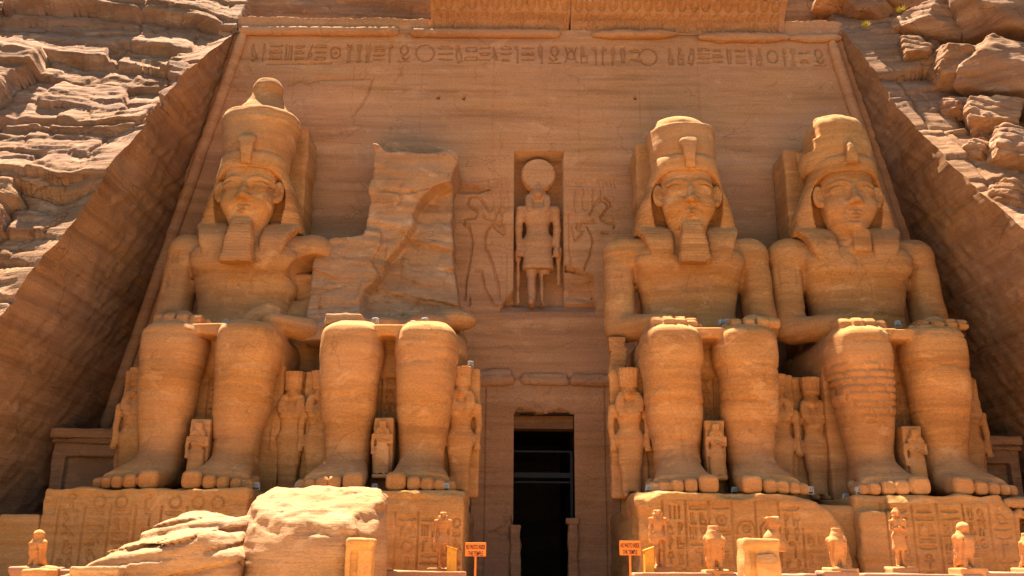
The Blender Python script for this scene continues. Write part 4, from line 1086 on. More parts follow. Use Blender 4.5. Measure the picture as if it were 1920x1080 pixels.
# ------------------------------------------------------------------ small standing figures
def figure(h, kind, seed, res=None):
    """standing figure of height h, feet at the origin, facing -y; kind: queen, prince, god, king"""
    res = res or h / 95
    F = Field(axis((-.20 * h, res), .20 * h), axis((-.16 * h, res), .12 * h), axis((-.01 * h, res), 1.02 * h), seed * 3.1)
    H = h
    def P(*a): return tuple(t * H for t in a)
    S_ = .86 if kind in ('queen', 'prince') else (.80 if kind == 'god' else .97)   # height of the head top
    def z(t): return t * S_
    for s in (-1, 1):
        adv = -.03 if s < 0 and kind in ('queen', 'god') else 0
        w = .85 if kind == 'prince' else 1
        F.add(cap(P(s * .038, adv, z(.06)), P(s * .042, adv * .5, z(.30)), .024 * H, .034 * H), .01 * H)
        F.add(cap(P(s * .042, adv * .5, z(.30)), P(s * .042, 0, z(.53)), .034 * H, .048 * H), .02 * H)
        F.add(cap(P(s * .04, adv, z(.02)), P(s * .045, adv - .075, z(.018)), .024 * H, .02 * H), .01 * H)
        # arms
        if (kind == 'king' and seed > 21) or (kind == 'prince' and s > 0):
            F.add(cap(P(s * .115, 0, z(.80)), P(s * .118, -.01, z(.64)), .028 * H, .024 * H), .01 * H)
            F.add(cap(P(s * .118, -.01, z(.64)), P(s * -.01, -.085, z(.69)), .024 * H, .02 * H), .01 * H)
            F.add(ell(P(s * -.01, -.09, z(.69)), P(.028, .022, .022)), .01 * H)
        else:
            F.add(cap(P(s * .118, 0, z(.80)), P(s * .128, 0, z(.64)), .028 * H, .024 * H), .01 * H)
            F.add(cap(P(s * .128, 0, z(.64)), P(s * .122, -.02, z(.47)), .024 * H, .019 * H), .01 * H)
            F.add(ell(P(s * .122, -.02, z(.44)), P(.022, .026, .032)), .01 * H)
            for k in range(4): F.add(cap(P(s * (.122 + .012 * (k - 1.5)), -.035, z(.44)), P(s * (.122 + .012 * (k - 1.5)), -.03, z(.405)), .006 * H, .005 * H), .003 * H)
    F.add(loft([(t * H, 0, c * H, a * H, b * H, 2.3) for t, c, a, b in ((z(.48), 0, .085, .055), (z(.53), 0, .095, .06), (z(.62), 0, .072, .048), (z(.70), -.003, .084, .052), (z(.77), -.005, .105, .055), (z(.82), 0, .115, .048), (z(.85), 0, .05, .035))], 2), .02 * H)
    if kind == 'queen':
        for s in (-1, 1): F.add(ell(P(s * .045, -.05, z(.735)), P(.034, .026, .03)), .015 * H)
        F.add(loft([(t * H, 0, c * H, a * H, b * H, 2.4) for t, c, a, b in ((z(.05), -.005, .068, .05), (z(.2), 0, .062, .05), (z(.4), 0, .085, .056), (z(.52), 0, .095, .06))], 2), .02 * H)
    if kind in ('king', 'god', 'prince'):      # kilt
        z0 = z(.30) if kind != 'prince' else z(.03)
        F.add(loft([(z0, 0, -.01 * H, .105 * H, .062 * H, 2.8), (z(.42) if kind != 'prince' else z(.3) * 1.0 * H / H, 0, -.008 * H, .10 * H, .06 * H, 2.6), (z(.55), 0, 0, .09 * H, .055 * H, 2.4)], 2) if False else
              loft([(z0 * H, 0, -.01 * H, .105 * H, .062 * H, 2.8), (z(.42) * H, 0, -.008 * H, .098 * H, .06 * H, 2.6), (z(.55) * H, 0, 0, .088 * H, .055 * H, 2.4)], 2), .01 * H)
    # head
    F.add(cap(P(0, 0, z(.84)), P(0, -.005, z(.90)), .032 * H, .03 * H), .01 * H)
    if kind != 'god':
        F.add(ell(P(0, -.012, z(.935)), P(.043, .048, .06)), .01 * H)
        F.add(cap(P(0, -.058, z(.935)), P(0, -.066, z(.917)), .006 * H, .010 * H), .006 * H)
        for s in (-1, 1):
            F.cut(ell(P(s * .018, -.064, z(.945)), P(.013, .012, .008)), .006 * H)
            F.add(ell(P(s * .046, -.005, z(.93)), P(.009, .008, .016)), .004 * H)
        F.add(cap(P(-.012, -.058, z(.893)), P(.012, -.058, z(.893)), .006 * H, .006 * H), .004 * H)
        F.add(loft([((z(.90)) * H, 0, .01 * H, .062 * H, .046 * H, 2.4), (z(.96) * H, 0, .008 * H, .06 * H, .05 * H, 2.3), (z(1.0) * H, 0, .005 * H, .04 * H, .036 * H, 2.0)], 2), .008 * H)
        F.cut(ell(P(0, -.075, z(.925)), P(.036, .035, .052)), .004 * H); F.add(ell(P(0, -.016, z(.93)), P(.035, .044, .052)), .004 * H)
        F.add(cap(P(0, -.056, z(.94)), P(0, -.066, z(.918)), .006 * H, .010 * H), .005 * H)
    wig = .17 if kind == 'queen' else .10
    if kind in ('queen', 'prince'):
        for s in (-1, 1):
            F.add(loft([(z(.93 - wig) * H, s * .066 * H, -.045 * H, .030 * H, .022 * H, 4), (z(.86) * H, s * .066 * H, -.025 * H, .034 * H, .03 * H, 4), (z(.94) * H, s * .052 * H, .0, .028 * H, .04 * H, 3)], 2), .01 * H)
        if kind == 'queen':
            F.add(loft([(z(.985) * H, 0, 0, .066 * H, .052 * H, 2.6), (.925 * H, 0, 0, .070 * H, .055 * H, 2.6), (1.0 * H, 0, 0, .078 * H, .06 * H, 2.6)], 2), .004 * H)
            q = np.nonzero(np.abs(F.d) < .02 * H); a = np.arctan2(F.x[q[0]], -F.y[q[1]] + .05 * H)
            F.d[q] += np.where(F.z[q[2]] > .9 * H, .0022 * H * np.sin(a * 22), 0).astype(F32)
        else:
            F.add(box(-.05 * H, .05 * H, -.05 * H, .05 * H, z(.98) * H, .93 * H, .01 * H), .01 * H)
    if kind == 'god':
        F.add(ell(P(0, -.02, z(.94)), P(.04, .05, .045)), .01 * H); F.add(cap(P(0, -.06, z(.95)), P(0, -.085, z(.925)), .014 * H, .004 * H), .006 * H)
        F.add(loft([(z(.84) * H, 0, .015 * H, .082 * H, .045 * H, 3), (z(.93) * H, 0, .01 * H, .066 * H, .05 * H, 2.5), (z(.99) * H, 0, .0, .045 * H, .045 * H, 2.2)], 2), .006 * H)
        F.cut(ell(P(0, -.085, z(.925)), P(.034, .06, .06)), .004 * H); F.add(ell(P(0, -.025, z(.93)), P(.033, .045, .05)), .006 * H); F.add(cap(P(0, -.06, z(.945)), P(0, -.088, z(.922)), .013 * H, .005 * H), .006 * H)
        for s in (-1, 1): F.add(loft([(z(.77) * H, s * .05 * H, -.05 * H, .02 * H, .018 * H, 3), (z(.86) * H, s * .06 * H, -.03 * H, .026 * H, .026 * H, 3), (z(.92) * H, s * .06 * H, -.0, .022 * H, .03 * H, 3)], 2), .006 * H)
    if kind == 'king':
        F.add(loft([(z(.96) * H, 0, .005 * H, .045 * H, .042 * H, 2.3), (1.0 * H, 0, 0, .03 * H, .03 * H, 2)], 2), .01 * H)
        for s in (-1, 1): F.add(loft([(z(.80) * H, s * .045 * H, -.05 * H, .02 * H, .016 * H, 3), (z(.90) * H, s * .056 * H, -.015 * H, .024 * H, .03 * H, 3)], 2), .008 * H)
        F.add(box(-.045 * H, .045 * H, .02 * H, .09 * H, 0, z(.86) * H, .01 * H), .02 * H)
    return F

# standing royal women beside the shins
QL = (('narrow standing figure mostly hidden behind the outer left leg of the far left colossus', -3.35, 0, 5.25, -6.6),
      ('standing royal woman carved in front of the throne, right of the far left colossus legs', 3.15, 0, 5.2, -6.3),
      ('slim standing royal woman at the left of the ruined colossus legs', -2.92, 1, 5.2, -6.5),
      ('well preserved standing royal woman with a tall headdress, left of the dark doorway', 3.05, 1, 5.35, -6.9),
      ('well preserved standing royal woman with long wig, directly right of the dark doorway', -3.30, 2, 5.35, -6.9),
      ('slim standing royal woman at the right shin of the colossus right of the doorway', 3.10, 2, 5.25, -6.3),
      ('weathered standing royal woman in the gap left of the far right colossus legs', -3.15, 3, 5.2, -5.9),
      ('sliver of a standing figure behind the outer right shin of the far right colossus', 3.35, 3, 5.2, -6.1))
qf = figure(5.2, 'queen', 1, .042)
qP, qQ = qf.mesh()
for k, (lab, dx, si, h, y) in enumerate(QL):
    X = XS[si] + dx
    root = empty('royal_woman_statue', (X, y, 0), lab, 'standing statue', 'royal women standing beside the colossi')
    V = qP * np.array([1.12, 1.1, 1.0]) * (h / 5.2)
    V = V + (.04 * np.stack([fbm(V[:, 0] * 1.5 + k * 7, V[:, 1] * 1.5, V[:, 2] * 1.5, 2), fbm(V[:, 0] * 1.5 + k * 7, V[:, 1] * 1.5 + 9, V[:, 2] * 1.5, 2), V[:, 0] * 0], -1))
    if k % 2: V[:, 0] *= -1; q = qQ[:, ::-1]
    else: q = qQ
    mesh_obj('figure', V + np.array([X, y, 0]), q, M_STATUE, root)
    B = Field(axis((-.95, .07), 1.0), axis((-.2, .07), 1.1), axis((-.05, .07), 5.6), k * 11)
    B.add(box(-.78, .78, .22, .9, -.2, h + .02, .05)); B.rough(.07, 1.1, .03); B.obj('back_slab', M_STATUE, root, (X, y, 0))

PLb = ('small prince figure standing between the shins of the far left colossus', 'small prince figure between the ruined colossus legs', 'small prince figure between the shins of the colossus right of the doorway', 'worn small prince figure between the shins of the far right colossus')
pf = figure(2.3, 'prince', 2, .024); pP, pQ = pf.mesh()
for i in range(4):
    X = XS[i] + (-.1, 0, 0, .12)[i]; z0 = (.45, .72, .75, .35)[i]; h = (2.45, 2.3, 2.25, 2.5)[i]
    root = empty('prince_statue', (X, -8.2, 0), PLb[i], 'standing statue', 'princes standing between the shins')
    V = pP * np.array([1.32, 1.3, 1.0]) * (h / 2.3)
    V[:, 0] += .02 * fbm(V[:, 2] * 2 + i * 5, V[:, 0], V[:, 1], 2)
    mesh_obj('figure', V + np.array([X, -8.2, z0]), pQ, M_STATUE, root)
    B = Field(axis((-.55, .05), .6), axis((-.3, .06), 1.6), axis((-.05, .05), 3.2), i * 7)
    B.add(box(-.40, .40, .12, 1.45, -.1, z0 + h + .02, .04)); B.add(box(-.34, .34, -.28, .5, z0 - .14, z0 + .04, .03), .02)
    if i in (1, 2): B.cut(box(-1, 1, -.6, .75, -.5, z0 - .14, .03), .03)
    B.rough(.04, 1.5, .02); B.obj('back_slab', M_STATUE, root, (X, -8.2, 0))

# falcon-headed god in the niche
gx, gz = inv(1003, 564, .3)
root = empty('falcon_headed_god_statue', (1.38, .35, 10.15), 'standing falcon-headed god with a big sun disc, inside the tall niche above the doorway', 'niche statue')
G = figure(8.1, 'god', 5, .05)
G.rough(.03, 1.5, .015)
G.cut(box(.28, 1.0, -1, .45, -.5, 1.7, .1), .06)
P_, Q_ = G.mesh(); P_ = P_ * np.array([.98, 1.05, 1.035])
mesh_obj('figure', P_ + np.array([1.33, .5, 9.9]), Q_, M_FACADE, root)
D = Field(axis((-1.1, .045), 1.1), axis((-.7, .045), .5), axis((-1.1, .045), 1.15), 5)
D.add(loft([(-.32, 0, 0, .85, .85, 2), (-.12, 0, 0, .93, .93, 2), (.3, 0, 0, .93, .93, 2)], 1)); D.add(cap((0, -.32, -.9), (0, -.42, -.55), .1, .06), .03); D.rough(.03, 1.5, .015)
D.obj('sun_disc', M_FACADE, root, (1.36, .45, 17.22))
for s, zt in ((-1, 3.0), (1, 2.2)):
    T = Field(axis((-.3, .04), .3), axis((-.3, .05), .4), axis((-.05, .05), 3.3), 8 + s)
    T.add(cap((0, 0, 0), (0, 0, zt), .1, .09)); T.add(ell((0, 0, zt - .4), (.2, .2, .45)), .05); T.rough(.06, 2, .02)
    T.obj('side_staff', M_FACADE, root, (1.36 + s * 1.05, .55, 10.15 + (1.0 if s > 0 else 0)))

# ------------------------------------------------------------------ falcons and king figures on the parapet
def falcon(seed, worn=False):
    F = Field(axis((-.5, .03), .5), axis((-.6, .03), .75), axis((-.02, .03), 1.75), seed * 2.3)
    F.add(loft([(.12, 0, .15, .24, .22, 2.2), (.45, 0, .02, .30, .27, 2.2), (.8, 0, -.04, .33, .30, 2.4), (1.05, 0, -.05, .33, .28, 2.8), (1.22, 0, -.03, .25, .22, 2.1), (1.3, 0, -.03, .2, .2, 2.0)], 2))
    if not worn:
        F.add(ell((0, -.05, 1.42), (.21, .23, .20)), .05); F.add(cap((0, -.24, 1.44), (0, -.33, 1.35), .07, .02), .04)
        F.cut(ell((0, -.26, 1.25), (.2, .1, .06)), .05)
    else:
        F.add(loft([(1.2, 0, -.02, .2, .18), (1.5, 0, -.02, .17, .16)], 2), .08); F.keep(plane(0, 0, 1.5, .1, 0, 1, None), .03)
    F.add(cap((0, .2, .5), (0, .5, .06), .2, .12), .1)
    for s in (-1, 1):
        F.add(cap((s * .13, -.1, .35), (s * .13, -.2, .05), .12, .08), .04)
        F.add(cap((s * .27, .02, 1.05), (s * .15, .28, .25), .13, .07), .04); F.cut(cap((s * .2, -.27, 1.0), (s * .24, -.12, .35), .03, .03), .03)
        F.add(cap((s * .13, -.15, .05), (s * .13, -.36, .04), .07, .05), .03)
    F.cut(ell((0, -.3, .2), (.06, .2, .2)), .05)
    F.rough(.05, 2.2, .01); return F
FAL = (('orange falcon statue with its head, on a block at the far left', 66, 1063, 994, 0), ('headless pale falcon statue between the first king statue and the big rectangular block', 1341, 1070, 986, 1),
       ('battered falcon statue in the shade of the broken pedestal corner, left of the dark gap', 1573, 1066, 990, 1), ('slender falcon statue in front of the far right pedestal', 1812, 1066, 978, 0),
       ('falcon statue cut off by the right edge of the picture', 1932, 1066, 1000, 1))
for k, (lab, u, vb, vt, worn) in enumerate(FAL):
    y = -14.2; x, zb = inv(u, vb, y); _, zt = inv(u, vt, y); h = zt - zb
    root = empty('falcon_statue', (x, y, zb - .25), lab, 'falcon statue', 'falcon statues on the parapet')
    F = falcon(k, worn); sc = h / (1.62 if not worn else 1.5)
    P_, Q_ = F.mesh(); P_ = P_ * np.array([1.0 + .12 * (k == 0), 1, 1]) * sc
    a = (-.35, .1, -.1, .25, .2)[k]; ca, sa = math.cos(a), math.sin(a); P_ = np.stack([P_[:, 0] * ca - P_[:, 1] * sa, P_[:, 0] * sa + P_[:, 1] * ca, P_[:, 2]], -1)
    mesh_obj('falcon_body', P_ + np.array([x, y, zb]), Q_, M_FALCON, root)
    B = Field(axis((-.75, .05), .75), axis((-.6, .05), .75), axis((-.4, .04), .15), k)
    B.add(box(-.38, .52, -.42, .6, -.4, .03, .03)); B.rough(.05, 1.5, .01); B.obj('base', M_FALCON, root, (x, y, zb))
KF = (('broken king statue beside the yellow box right of the doorway', 1236, 1064, 948, -12.6, .9), ('reddish king statue beside the yellow box left of the doorway', 828, 1066, 952, -12.6, .9),
      ('king statue with folded arms in front of the far right pedestal', 1690, 1064, 952, -13.0, .95))
for k, (lab, u, vb, vt, y, w) in enumerate(KF):
    x, zb = inv(u, vb, y); _, zt = inv(u, vt, y); h = zt - zb
    root = empty('king_statue', (x, y, zb - .3), lab, 'standing statue', 'small king statues on the parapet')
    F = figure(h, 'king', 20 + k, h / 85); F.rough(.04, 2, .01)
    F.cut(ell((.1, -.1, h * (.35, .3, -1)[k]), (.12, .2, .2)), .05)
    if k < 2: F.cut(box(-1, 1, -1, 1, h * .93, h * 2), .05)
    P_, Q_ = F.mesh(); mesh_obj('figure', P_ * np.array([w * 1.15, 1.2, 1]) + np.array([x, y, zb]), Q_, M_FALCON, root)
    B = Field(axis((-.6, .05), .6), axis((-.5, .05), .5), axis((-.4, .04), .1), k)
    B.add(box(-.45, .45, -.4, .4, -.4, .02, .03)); B.rough(.05, 1.5, .01); B.obj('base', M_FALCON, root, (x, y, zb))
x, zb = inv(1450, 1015, -13.5)
F = Field(axis((-.5, .03), .5), axis((-.5, .03), .5), axis((-.1, .03), 1.3), 77)
F.add(loft([(-.1, 0, 0, .34, .25), (.35, 0, 0, .3, .24), (.7, .02, 0, .2, .2), (.8, 0, 0, .26, .2), (1.0, -.02, 0, .2, .16)], 2)); F.rough(.12, 1.8, .02)
tag(F.obj('broken_statue', M_FALCON, None, (x, -13.5, zb - .25), (x, -13.5, zb - .25)), 'worn stump of a statue peeping over the large rectangular stone block', 'broken statue')

# ------------------------------------------------------------------ parapet walls
def parapet(u0, u1, v, y, lab):
    a, z = inv(u0, v, y); b, z2 = inv(u1, v, y)
    F = Field(axis((a - .1, .06), b + .1), axis((y - .1, .06), y + 1.0), axis((-4.05, .06), z + .1), a)
    F.add(box(a, b, y, y + .8, -4.4, z - .2, .03)); F.add(box(a - .04, b + .04, y - .06, y + .9, z - .2, z, .04), .02); F.rough(.04, 1.0, .015)
    tag(F.obj('parapet_wall', M_PARAPET, None, (0, 0, 0), ((a + b) / 2, y + .4, GZ)), lab, 'low wall', 'parapet walls along the terrace edge')
for a in ((718, 872, 1070, -14.6, 'short low parapet under the inscribed pedestal left of the doorway'), (1190, 1338, 1073, -14.6, 'low parapet section starting beside the sign at the right of the doorway'),
          (1350, 1530, 1074, -14.6, 'low parapet section behind the large rectangular stone block'), (1545, 1606, 1070, -14.6, 'short parapet piece under the battered falcon statue'), (1622, 1840, 1075, -14.6, 'long low parapet section in front of the far right pedestal'),
          (1850, 1990, 1073, -14.6, 'parapet section at the right edge of the picture'), (20, 96, 1063, -14.6, 'low block wall under the falcon statue at the far left'), (96, 150, 1068, -14.0, 'low shaded wall between the left falcon and the fallen slab')): parapet(*a)

def block(u0, u1, vt, y, dep, lab, seed, mat=None, cap_=False, name='stone_block', rot=0):
    a, z = inv(u0, vt, y); b, _ = inv(u1, vt, y)
    F = Field(axis((a - .15, .04), b + .15), axis((y - .15, .05), y + dep + .15), axis((-4.05, .06), z + .12), seed)
    F.add(box(a, b, y, y + dep, -4.4, z, .04))
    if cap_: F.add(box(a - .05, a + .3, y - .06, y + dep, -4.4, z - .1, .03), .02); F.cut(box(a + .12, a + .3, y - .2, y + .1, -4.4, z - .35, .02), .03); F.add(box(a - .04, b + .03, y - .05, y + dep, z - .22, z, .05), .02)
    F.rough(.05, 1.5, .015); return tag(F.obj(name, mat or M_FALCON, None, (0, 0, 0), ((a + b) / 2, y + dep / 2, GZ)), lab, 'stone block')
b1 = block(1396, 1462, 1009, -17.5, .9, 'tall rectangular orange stone block with a pale patch, in front of the carved pedestal', 31, M_PED, True)
x, z = inv(1438, 1048, -17.5)
F = Field(axis((-.35, .03), .35), axis((-.08, .015), .1), axis((-.25, .02), .25), 3); F.add(poly([(-.3, .12), (.15, .16), (.3, .02), (.22, -.16), (-.1, -.14), (-.3, -.02)], -.03, .06, .01)); F.rough(.02, 3, 0)
F.obj('mortar_patch', M_ROCK, b1, (x, -17.53, z))
block(652, 700, 1008, -17.8, .7, 'upright orange stone post in front of the big fallen boulder', 32, M_PED, True)
block(38, 88, 1066, -16.2, .8, 'short stone plinth at the bottom left corner below the falcon', 33)

# ------------------------------------------------------------------ fallen pieces of the second colossus
def fallen_boulder():
    F = Field(axis((-9.3, .055), -3.6), axis((-18.4, .07), -12.4), axis((-4.05, .055), .1), 21)
    F.add(loft([(-4.4, -6.05, -15.6, 2.15, 2.25, 2.1), (-2.4, -6.05, -15.6, 2.2, 2.25, 2.1), (-1.5, -6.05, -15.5, 2.12, 2.15, 2.1), (-.6, -6.1, -15.2, 2.0, 2.0, 2.1), (-.15, -6.1, -15.0, 1.85, 1.9, 2.1)], 2))
    F.add(loft([(-4.4, -7.25, -14.0, 1.35, 1.3, 2.6), (-1.2, -7.25, -14.0, 1.45, 1.3, 2.6), (-.6, -6.9, -14.0, 1.5, 1.1, 2.4), (-.25, -6.4, -14, 1.5, .9, 2.4)], 2), .06)
    F.add(box(-5.6, -4.2, -15.6, -12.8, -4.4, -.35, .4), .1)
    F.keep(plane(-6.2, -17.6, -1.35, .02, -.34, 1, None), .10)
    F.cut(cap((-6.9, -17.6, -4.4), (-7.6, -16.0, -1.0), .12, .18), .2)
    F.cut(ell((-3.95, -17.6, -.6), (.9, 1.6, 1.3)), .15); F.cut(box(-9.5, -8.4, -18.5, -15.4, -4.6, -1.9, .2), .2)
    F.cut(cap((-6.1, -18.0, -4.2), (-6.05, -17.9, -1.2), .035, .03), .03)
    top = lambda x, y, z: np.where(z > -1.45 + (y + 17.6) * .34 - .35, 1.0, .28)
    F.rough(.24, 1.3, .06, o=6, fn=top)
    return F
F = fallen_boulder(); tag(F.obj('fallen_boulder', M_ROCK, None, (0, 0, 0), (-6.3, -15.3, GZ)), 'huge rounded fallen boulder with a rough sunlit top, in front of the ruined colossus', 'boulder', 'pieces fallen from the ruined colossus')
def fallen_slab():
    F = Field(axis((-13.9, .055), -7.7), axis((-18.4, .08), -12.2), axis((-4.05, .05), -.6), 22)
    F.add(poly([(-13.6, -4.4), (-13.3, -3.0), (-12.2, -2.35), (-11.2, -2.0), (-10.2, -1.75), (-9.3, -1.7), (-8.5, -1.9), (-8.1, -2.4), (-8.0, -4.4)], -17.6, -14.2, .3))
    F.add(poly([(-11.9, -4.4), (-11.6, -1.75), (-10.9, -1.25), (-10.3, -1.05), (-9.7, -1.15), (-9.0, -1.35), (-8.2, -1.3), (-8.0, -1.8), (-8.0, -4.4)], -15.2, -12.6, .25), .1)
    F.cut(plane(-12.6, -17.6, -2.85, 0, .5, -1, (-14, -12, -19, -14, -3, -1.5)), .1) if False else F.keep(plane(-10.5, -17.4, -2.05, -.18, -.30, 1, None), .2)
    def f(x, y, z): return np.where(z > -3.2, 1.0, .5)
    F.rough(.26, .8, .0, o=6, fn=f)
    q = np.nonzero(np.abs(F.d) < .4); x, y, z = F.x[q[0]], F.y[q[1]], F.z[q[2]]
    w = (z - .18 * x - .12 * y + .12 * fbm(x * .8, y * .8, z, 3)) * 2.1
    fr = w - np.floor(w); k = np.floor(w)
    F.d[q] += (.20 * vnoise(k * 3.3, x * .35, y * .35) + .16 * np.clip((fr - .6) * 3, 0, 1) * (vnoise(x * .5, y * .5, k * 2.1) > -.2) - .05).astype(F32)
    return F
F = fallen_slab(); tag(F.obj('fallen_slab', M_ROCK, None, (0, 0, 0), (-10.8, -15.2, GZ)), 'low layered fallen slab at the bottom left, left of the rounded boulder', 'boulder', 'pieces fallen from the ruined colossus')

# ------------------------------------------------------------------ signs
def sign(u, v0, v1, lab, k):
    y = -15.2; x, zt = inv(u, v0, y); _, zb = inv(u, v1, y); w = .66
    root = empty('warning_sign', (x, y, GZ), lab, 'sign', 'orange notice signs by the doorway')
    boxes_obj('sign_board', [(x - w / 2, x + w / 2, y, y + .04, zb, zt)], M_SIGN, root, .008)
    boxes_obj('post', [(x - .03, x + .03, y + .042, y + .09, GZ, zt - .1)], M_SIGN, root, .008)
    for j, t in enumerate(('NO PHOTO INSIDE', 'THE TEMPLE')):
        c = bpy.data.curves.new('lettering', 'FONT'); c.body = t; c.align_x = 'CENTER'; c.size = .155; c.extrude = .003; c.offset = .003
        o = bpy.data.objects.new('lettering', c); dg = bpy.context.evaluated_depsgraph_get(); COL.objects.link(o)
        bpy.context.view_layer.update(); me = bpy.data.meshes.new_from_object(o.evaluated_get(bpy.context.evaluated_depsgraph_get())); COL.objects.unlink(o); bpy.data.objects.remove(o)
        co = np.zeros(len(me.vertices) * 3, F32); me.vertices.foreach_get('co', co); co = co.reshape(-1, 3)
        sx = .6 / (co[:, 0].max() - co[:, 0].min()) * (1 if j == 0 else .78)
        V = np.stack([co[:, 0] * sx + 0, co[:, 2] * 1.0 - .006, co[:, 1] * 1.25 + (zt - .21 - .2 * j - parent_world(root)[2])], -1); V[:, 1] += 0
        me.vertices.foreach_set('co', V.ravel()); me.update(); me.materials.clear(); me.materials.append(M_TEXT)
        o = bpy.data.objects.new('lettering', me); link(o, root)
    return root
sign(892, 1017, 1043, 'orange notice sign on a post standing left of the dark doorway', 0)
sign(1181, 1014, 1041, 'orange notice sign on a post standing right of the dark doorway', 1)

# yellow boxes
for k, (u0, u1, vt, lab) in enumerate(((838, 856, 1028, 'small yellow wooden box beside the king statue left of the doorway'), (1209, 1226, 1030, 'small yellow wooden box beside the king statue right of the doorway'))):
    y = -13.3; a, z = inv(u0, vt, y); b, _ = inv(u1, vt, y)
    root = empty('yellow_box', ((a + b) / 2, y, GZ), lab, 'box', 'yellow boxes beside the king statues')
    sl = .12 if k == 0 else -.12
    V = [(a, y, -3.6), (b, y, -3.6), (b, y + .45, -3.6), (a, y + .45, -3.6), (a, y, z + sl / 2), (b, y, z - sl / 2), (b, y + .45, z - sl / 2), (a, y + .45, z + sl / 2)]
    o = mesh_obj('box_body', V, [(3, 2, 1, 0), (0, 1, 5, 4), (1, 2, 6, 5), (2, 3, 7, 6), (3, 0, 4, 7), (4, 5, 6, 7)], M_YELLOW, root, False)
    m = o.modifiers.new('bevel', 'BEVEL'); m.width = .012
    V = [(a - .02, y - .02, z + sl / 2 + .002), (b + .02, y - .02, z - sl / 2 + .002), (b + .02, y + .47, z - sl / 2 + .002), (a - .02, y + .47, z + sl / 2 + .002)]
    V += [(p[0], p[1], p[2] + .035) for p in V]
    mesh_obj('lid', V, [(3, 2, 1, 0), (0, 1, 5, 4), (1, 2, 6, 5), (2, 3, 7, 6), (3, 0, 4, 7), (4, 5, 6, 7)], M_YELLOW, root, False)

# ------------------------------------------------------------------ floodlights
FL = (  # u, v (bottom), depth y, yaw, where
 (376, 612, -6.6, 0, 'left one of two floodlights on the lap of the far left colossus'), (422, 612, -6.6, 0, 'right one of two floodlights on the lap of the far left colossus'),
 (663, 606, -6.9, .6, 'leftmost floodlight on the lap of the ruined colossus'), (678, 612, -7.0, .3, 'second floodlight from the left on the lap of the ruined colossus'), (703, 612, -7.3, -.5, 'large pale floodlight in the middle of the ruined colossus lap'),
 (774, 614, -7.3, 0, 'small floodlight right of the lap middle of the ruined colossus'), (796, 612, -7.3, -.4, 'rightmost floodlight on the lap of the ruined colossus'),
 (1288, 610, -6.9, 0, 'single floodlight beside the left hand of the colossus right of the doorway'), (1353, 612, -6.9, .4, 'left floodlight of the pair on the lap of the colossus right of the doorway'), (1364, 611, -6.9, -.3, 'right floodlight of the pair on the lap of the colossus right of the doorway'),
 (1684, 614, -6.9, 0, 'only floodlight on the lap of the far right colossus'),
 (453, 925, -9.6, .4, 'floodlight on the pedestal right of the far left colossus toes'), (480, 924, -9.4, 0, 'floodlight at the gap right of the far left pedestal'),
 (558, 922, -9.6, .3, 'left one of two floodlights behind the fallen boulder'), (570, 922, -9.6, -.2, 'right one of two floodlights behind the fallen boulder'), (702, 930, -9.2, 0, 'floodlight between the feet of the ruined colossus'),
 (836, 932, -9.8, 0, 'floodlight on the right end of the pedestal left of the doorway'), (882, 690, -6.9, .5, 'floodlight on top of the headdress of the royal woman left of the doorway'),
 (1217, 935, -9.7, 0, 'small floodlight on the left end of the pedestal right of the doorway'), (1240, 932, -9.7, .5, 'floodlight left of the toes of the colossus right of the doorway'), (1378, 928, -9.0, 0, 'floodlight between the feet of the colossus right of the doorway'),
 (1521, 938, -9.6, .3, 'floodlight at the broken corner of the pedestal right of the doorway'), (1586, 940, -8.6, 0, 'floodlight in the dark gap between the two right pedestals'), (1611, 940, -9.6, .6, 'floodlight at the left end of the far right pedestal'))
HS, HQ = box_mesh((-.13, .13, -.09, .09, .12, .36))
def flood():
    root = bpy.data.objects.new('floodlight', None); link(root); root.empty_display_size = .1
    V = []; Q = []
    for b in ((-.13, .13, -.08, .1, .12, .36), (-.09, .09, .1, .17, .16, .32)):
        v, q = box_mesh(b); n = len(V); V += v; Q += [tuple(i + n for i in f) for f in q]
    h = mesh_obj('lamp_housing', V, Q, M_LAMP, None, False); h.parent = root; m = h.modifiers.new('b', 'BEVEL'); m.width = .02
    g = mesh_obj('lamp_glass', *box_mesh((-.09, .09, -.085, -.078, .16, .32)), M_LENS, None, False); g.parent = root
    V = []; Q = []
    for b in ((-.16, .16, -.03, .03, 0, .025), (-.165, -.135, -.03, .03, 0, .25), (.135, .165, -.03, .03, 0, .25)):
        v, q = box_mesh(b); n = len(V); V += v; Q += [tuple(i + n for i in f) for f in q]
    k = mesh_obj('bracket', V, Q, M_LAMP, None, False); k.parent = root
    return root
f0 = flood()
for k, (u, v, y, yaw, lab) in enumerate(FL):
    if k == 0: o = f0
    else:
        o = f0.copy(); COL.objects.link(o)
        for ch in f0.children:
            c = ch.copy(); COL.objects.link(c); c.parent = o
    x, z = inv(u, v, y); o.location = (x, y, z); o.rotation_euler = (0, 0, yaw); sc = .82 + .2 * (k in (4, 6, 11)); o.scale = (sc,) * 3
    tag(o, lab, 'floodlight', 'small white floodlights')
    if v > 900: o.location.z = max(z, .01) if y < -8.7 and k not in (22,) else z
o = f0

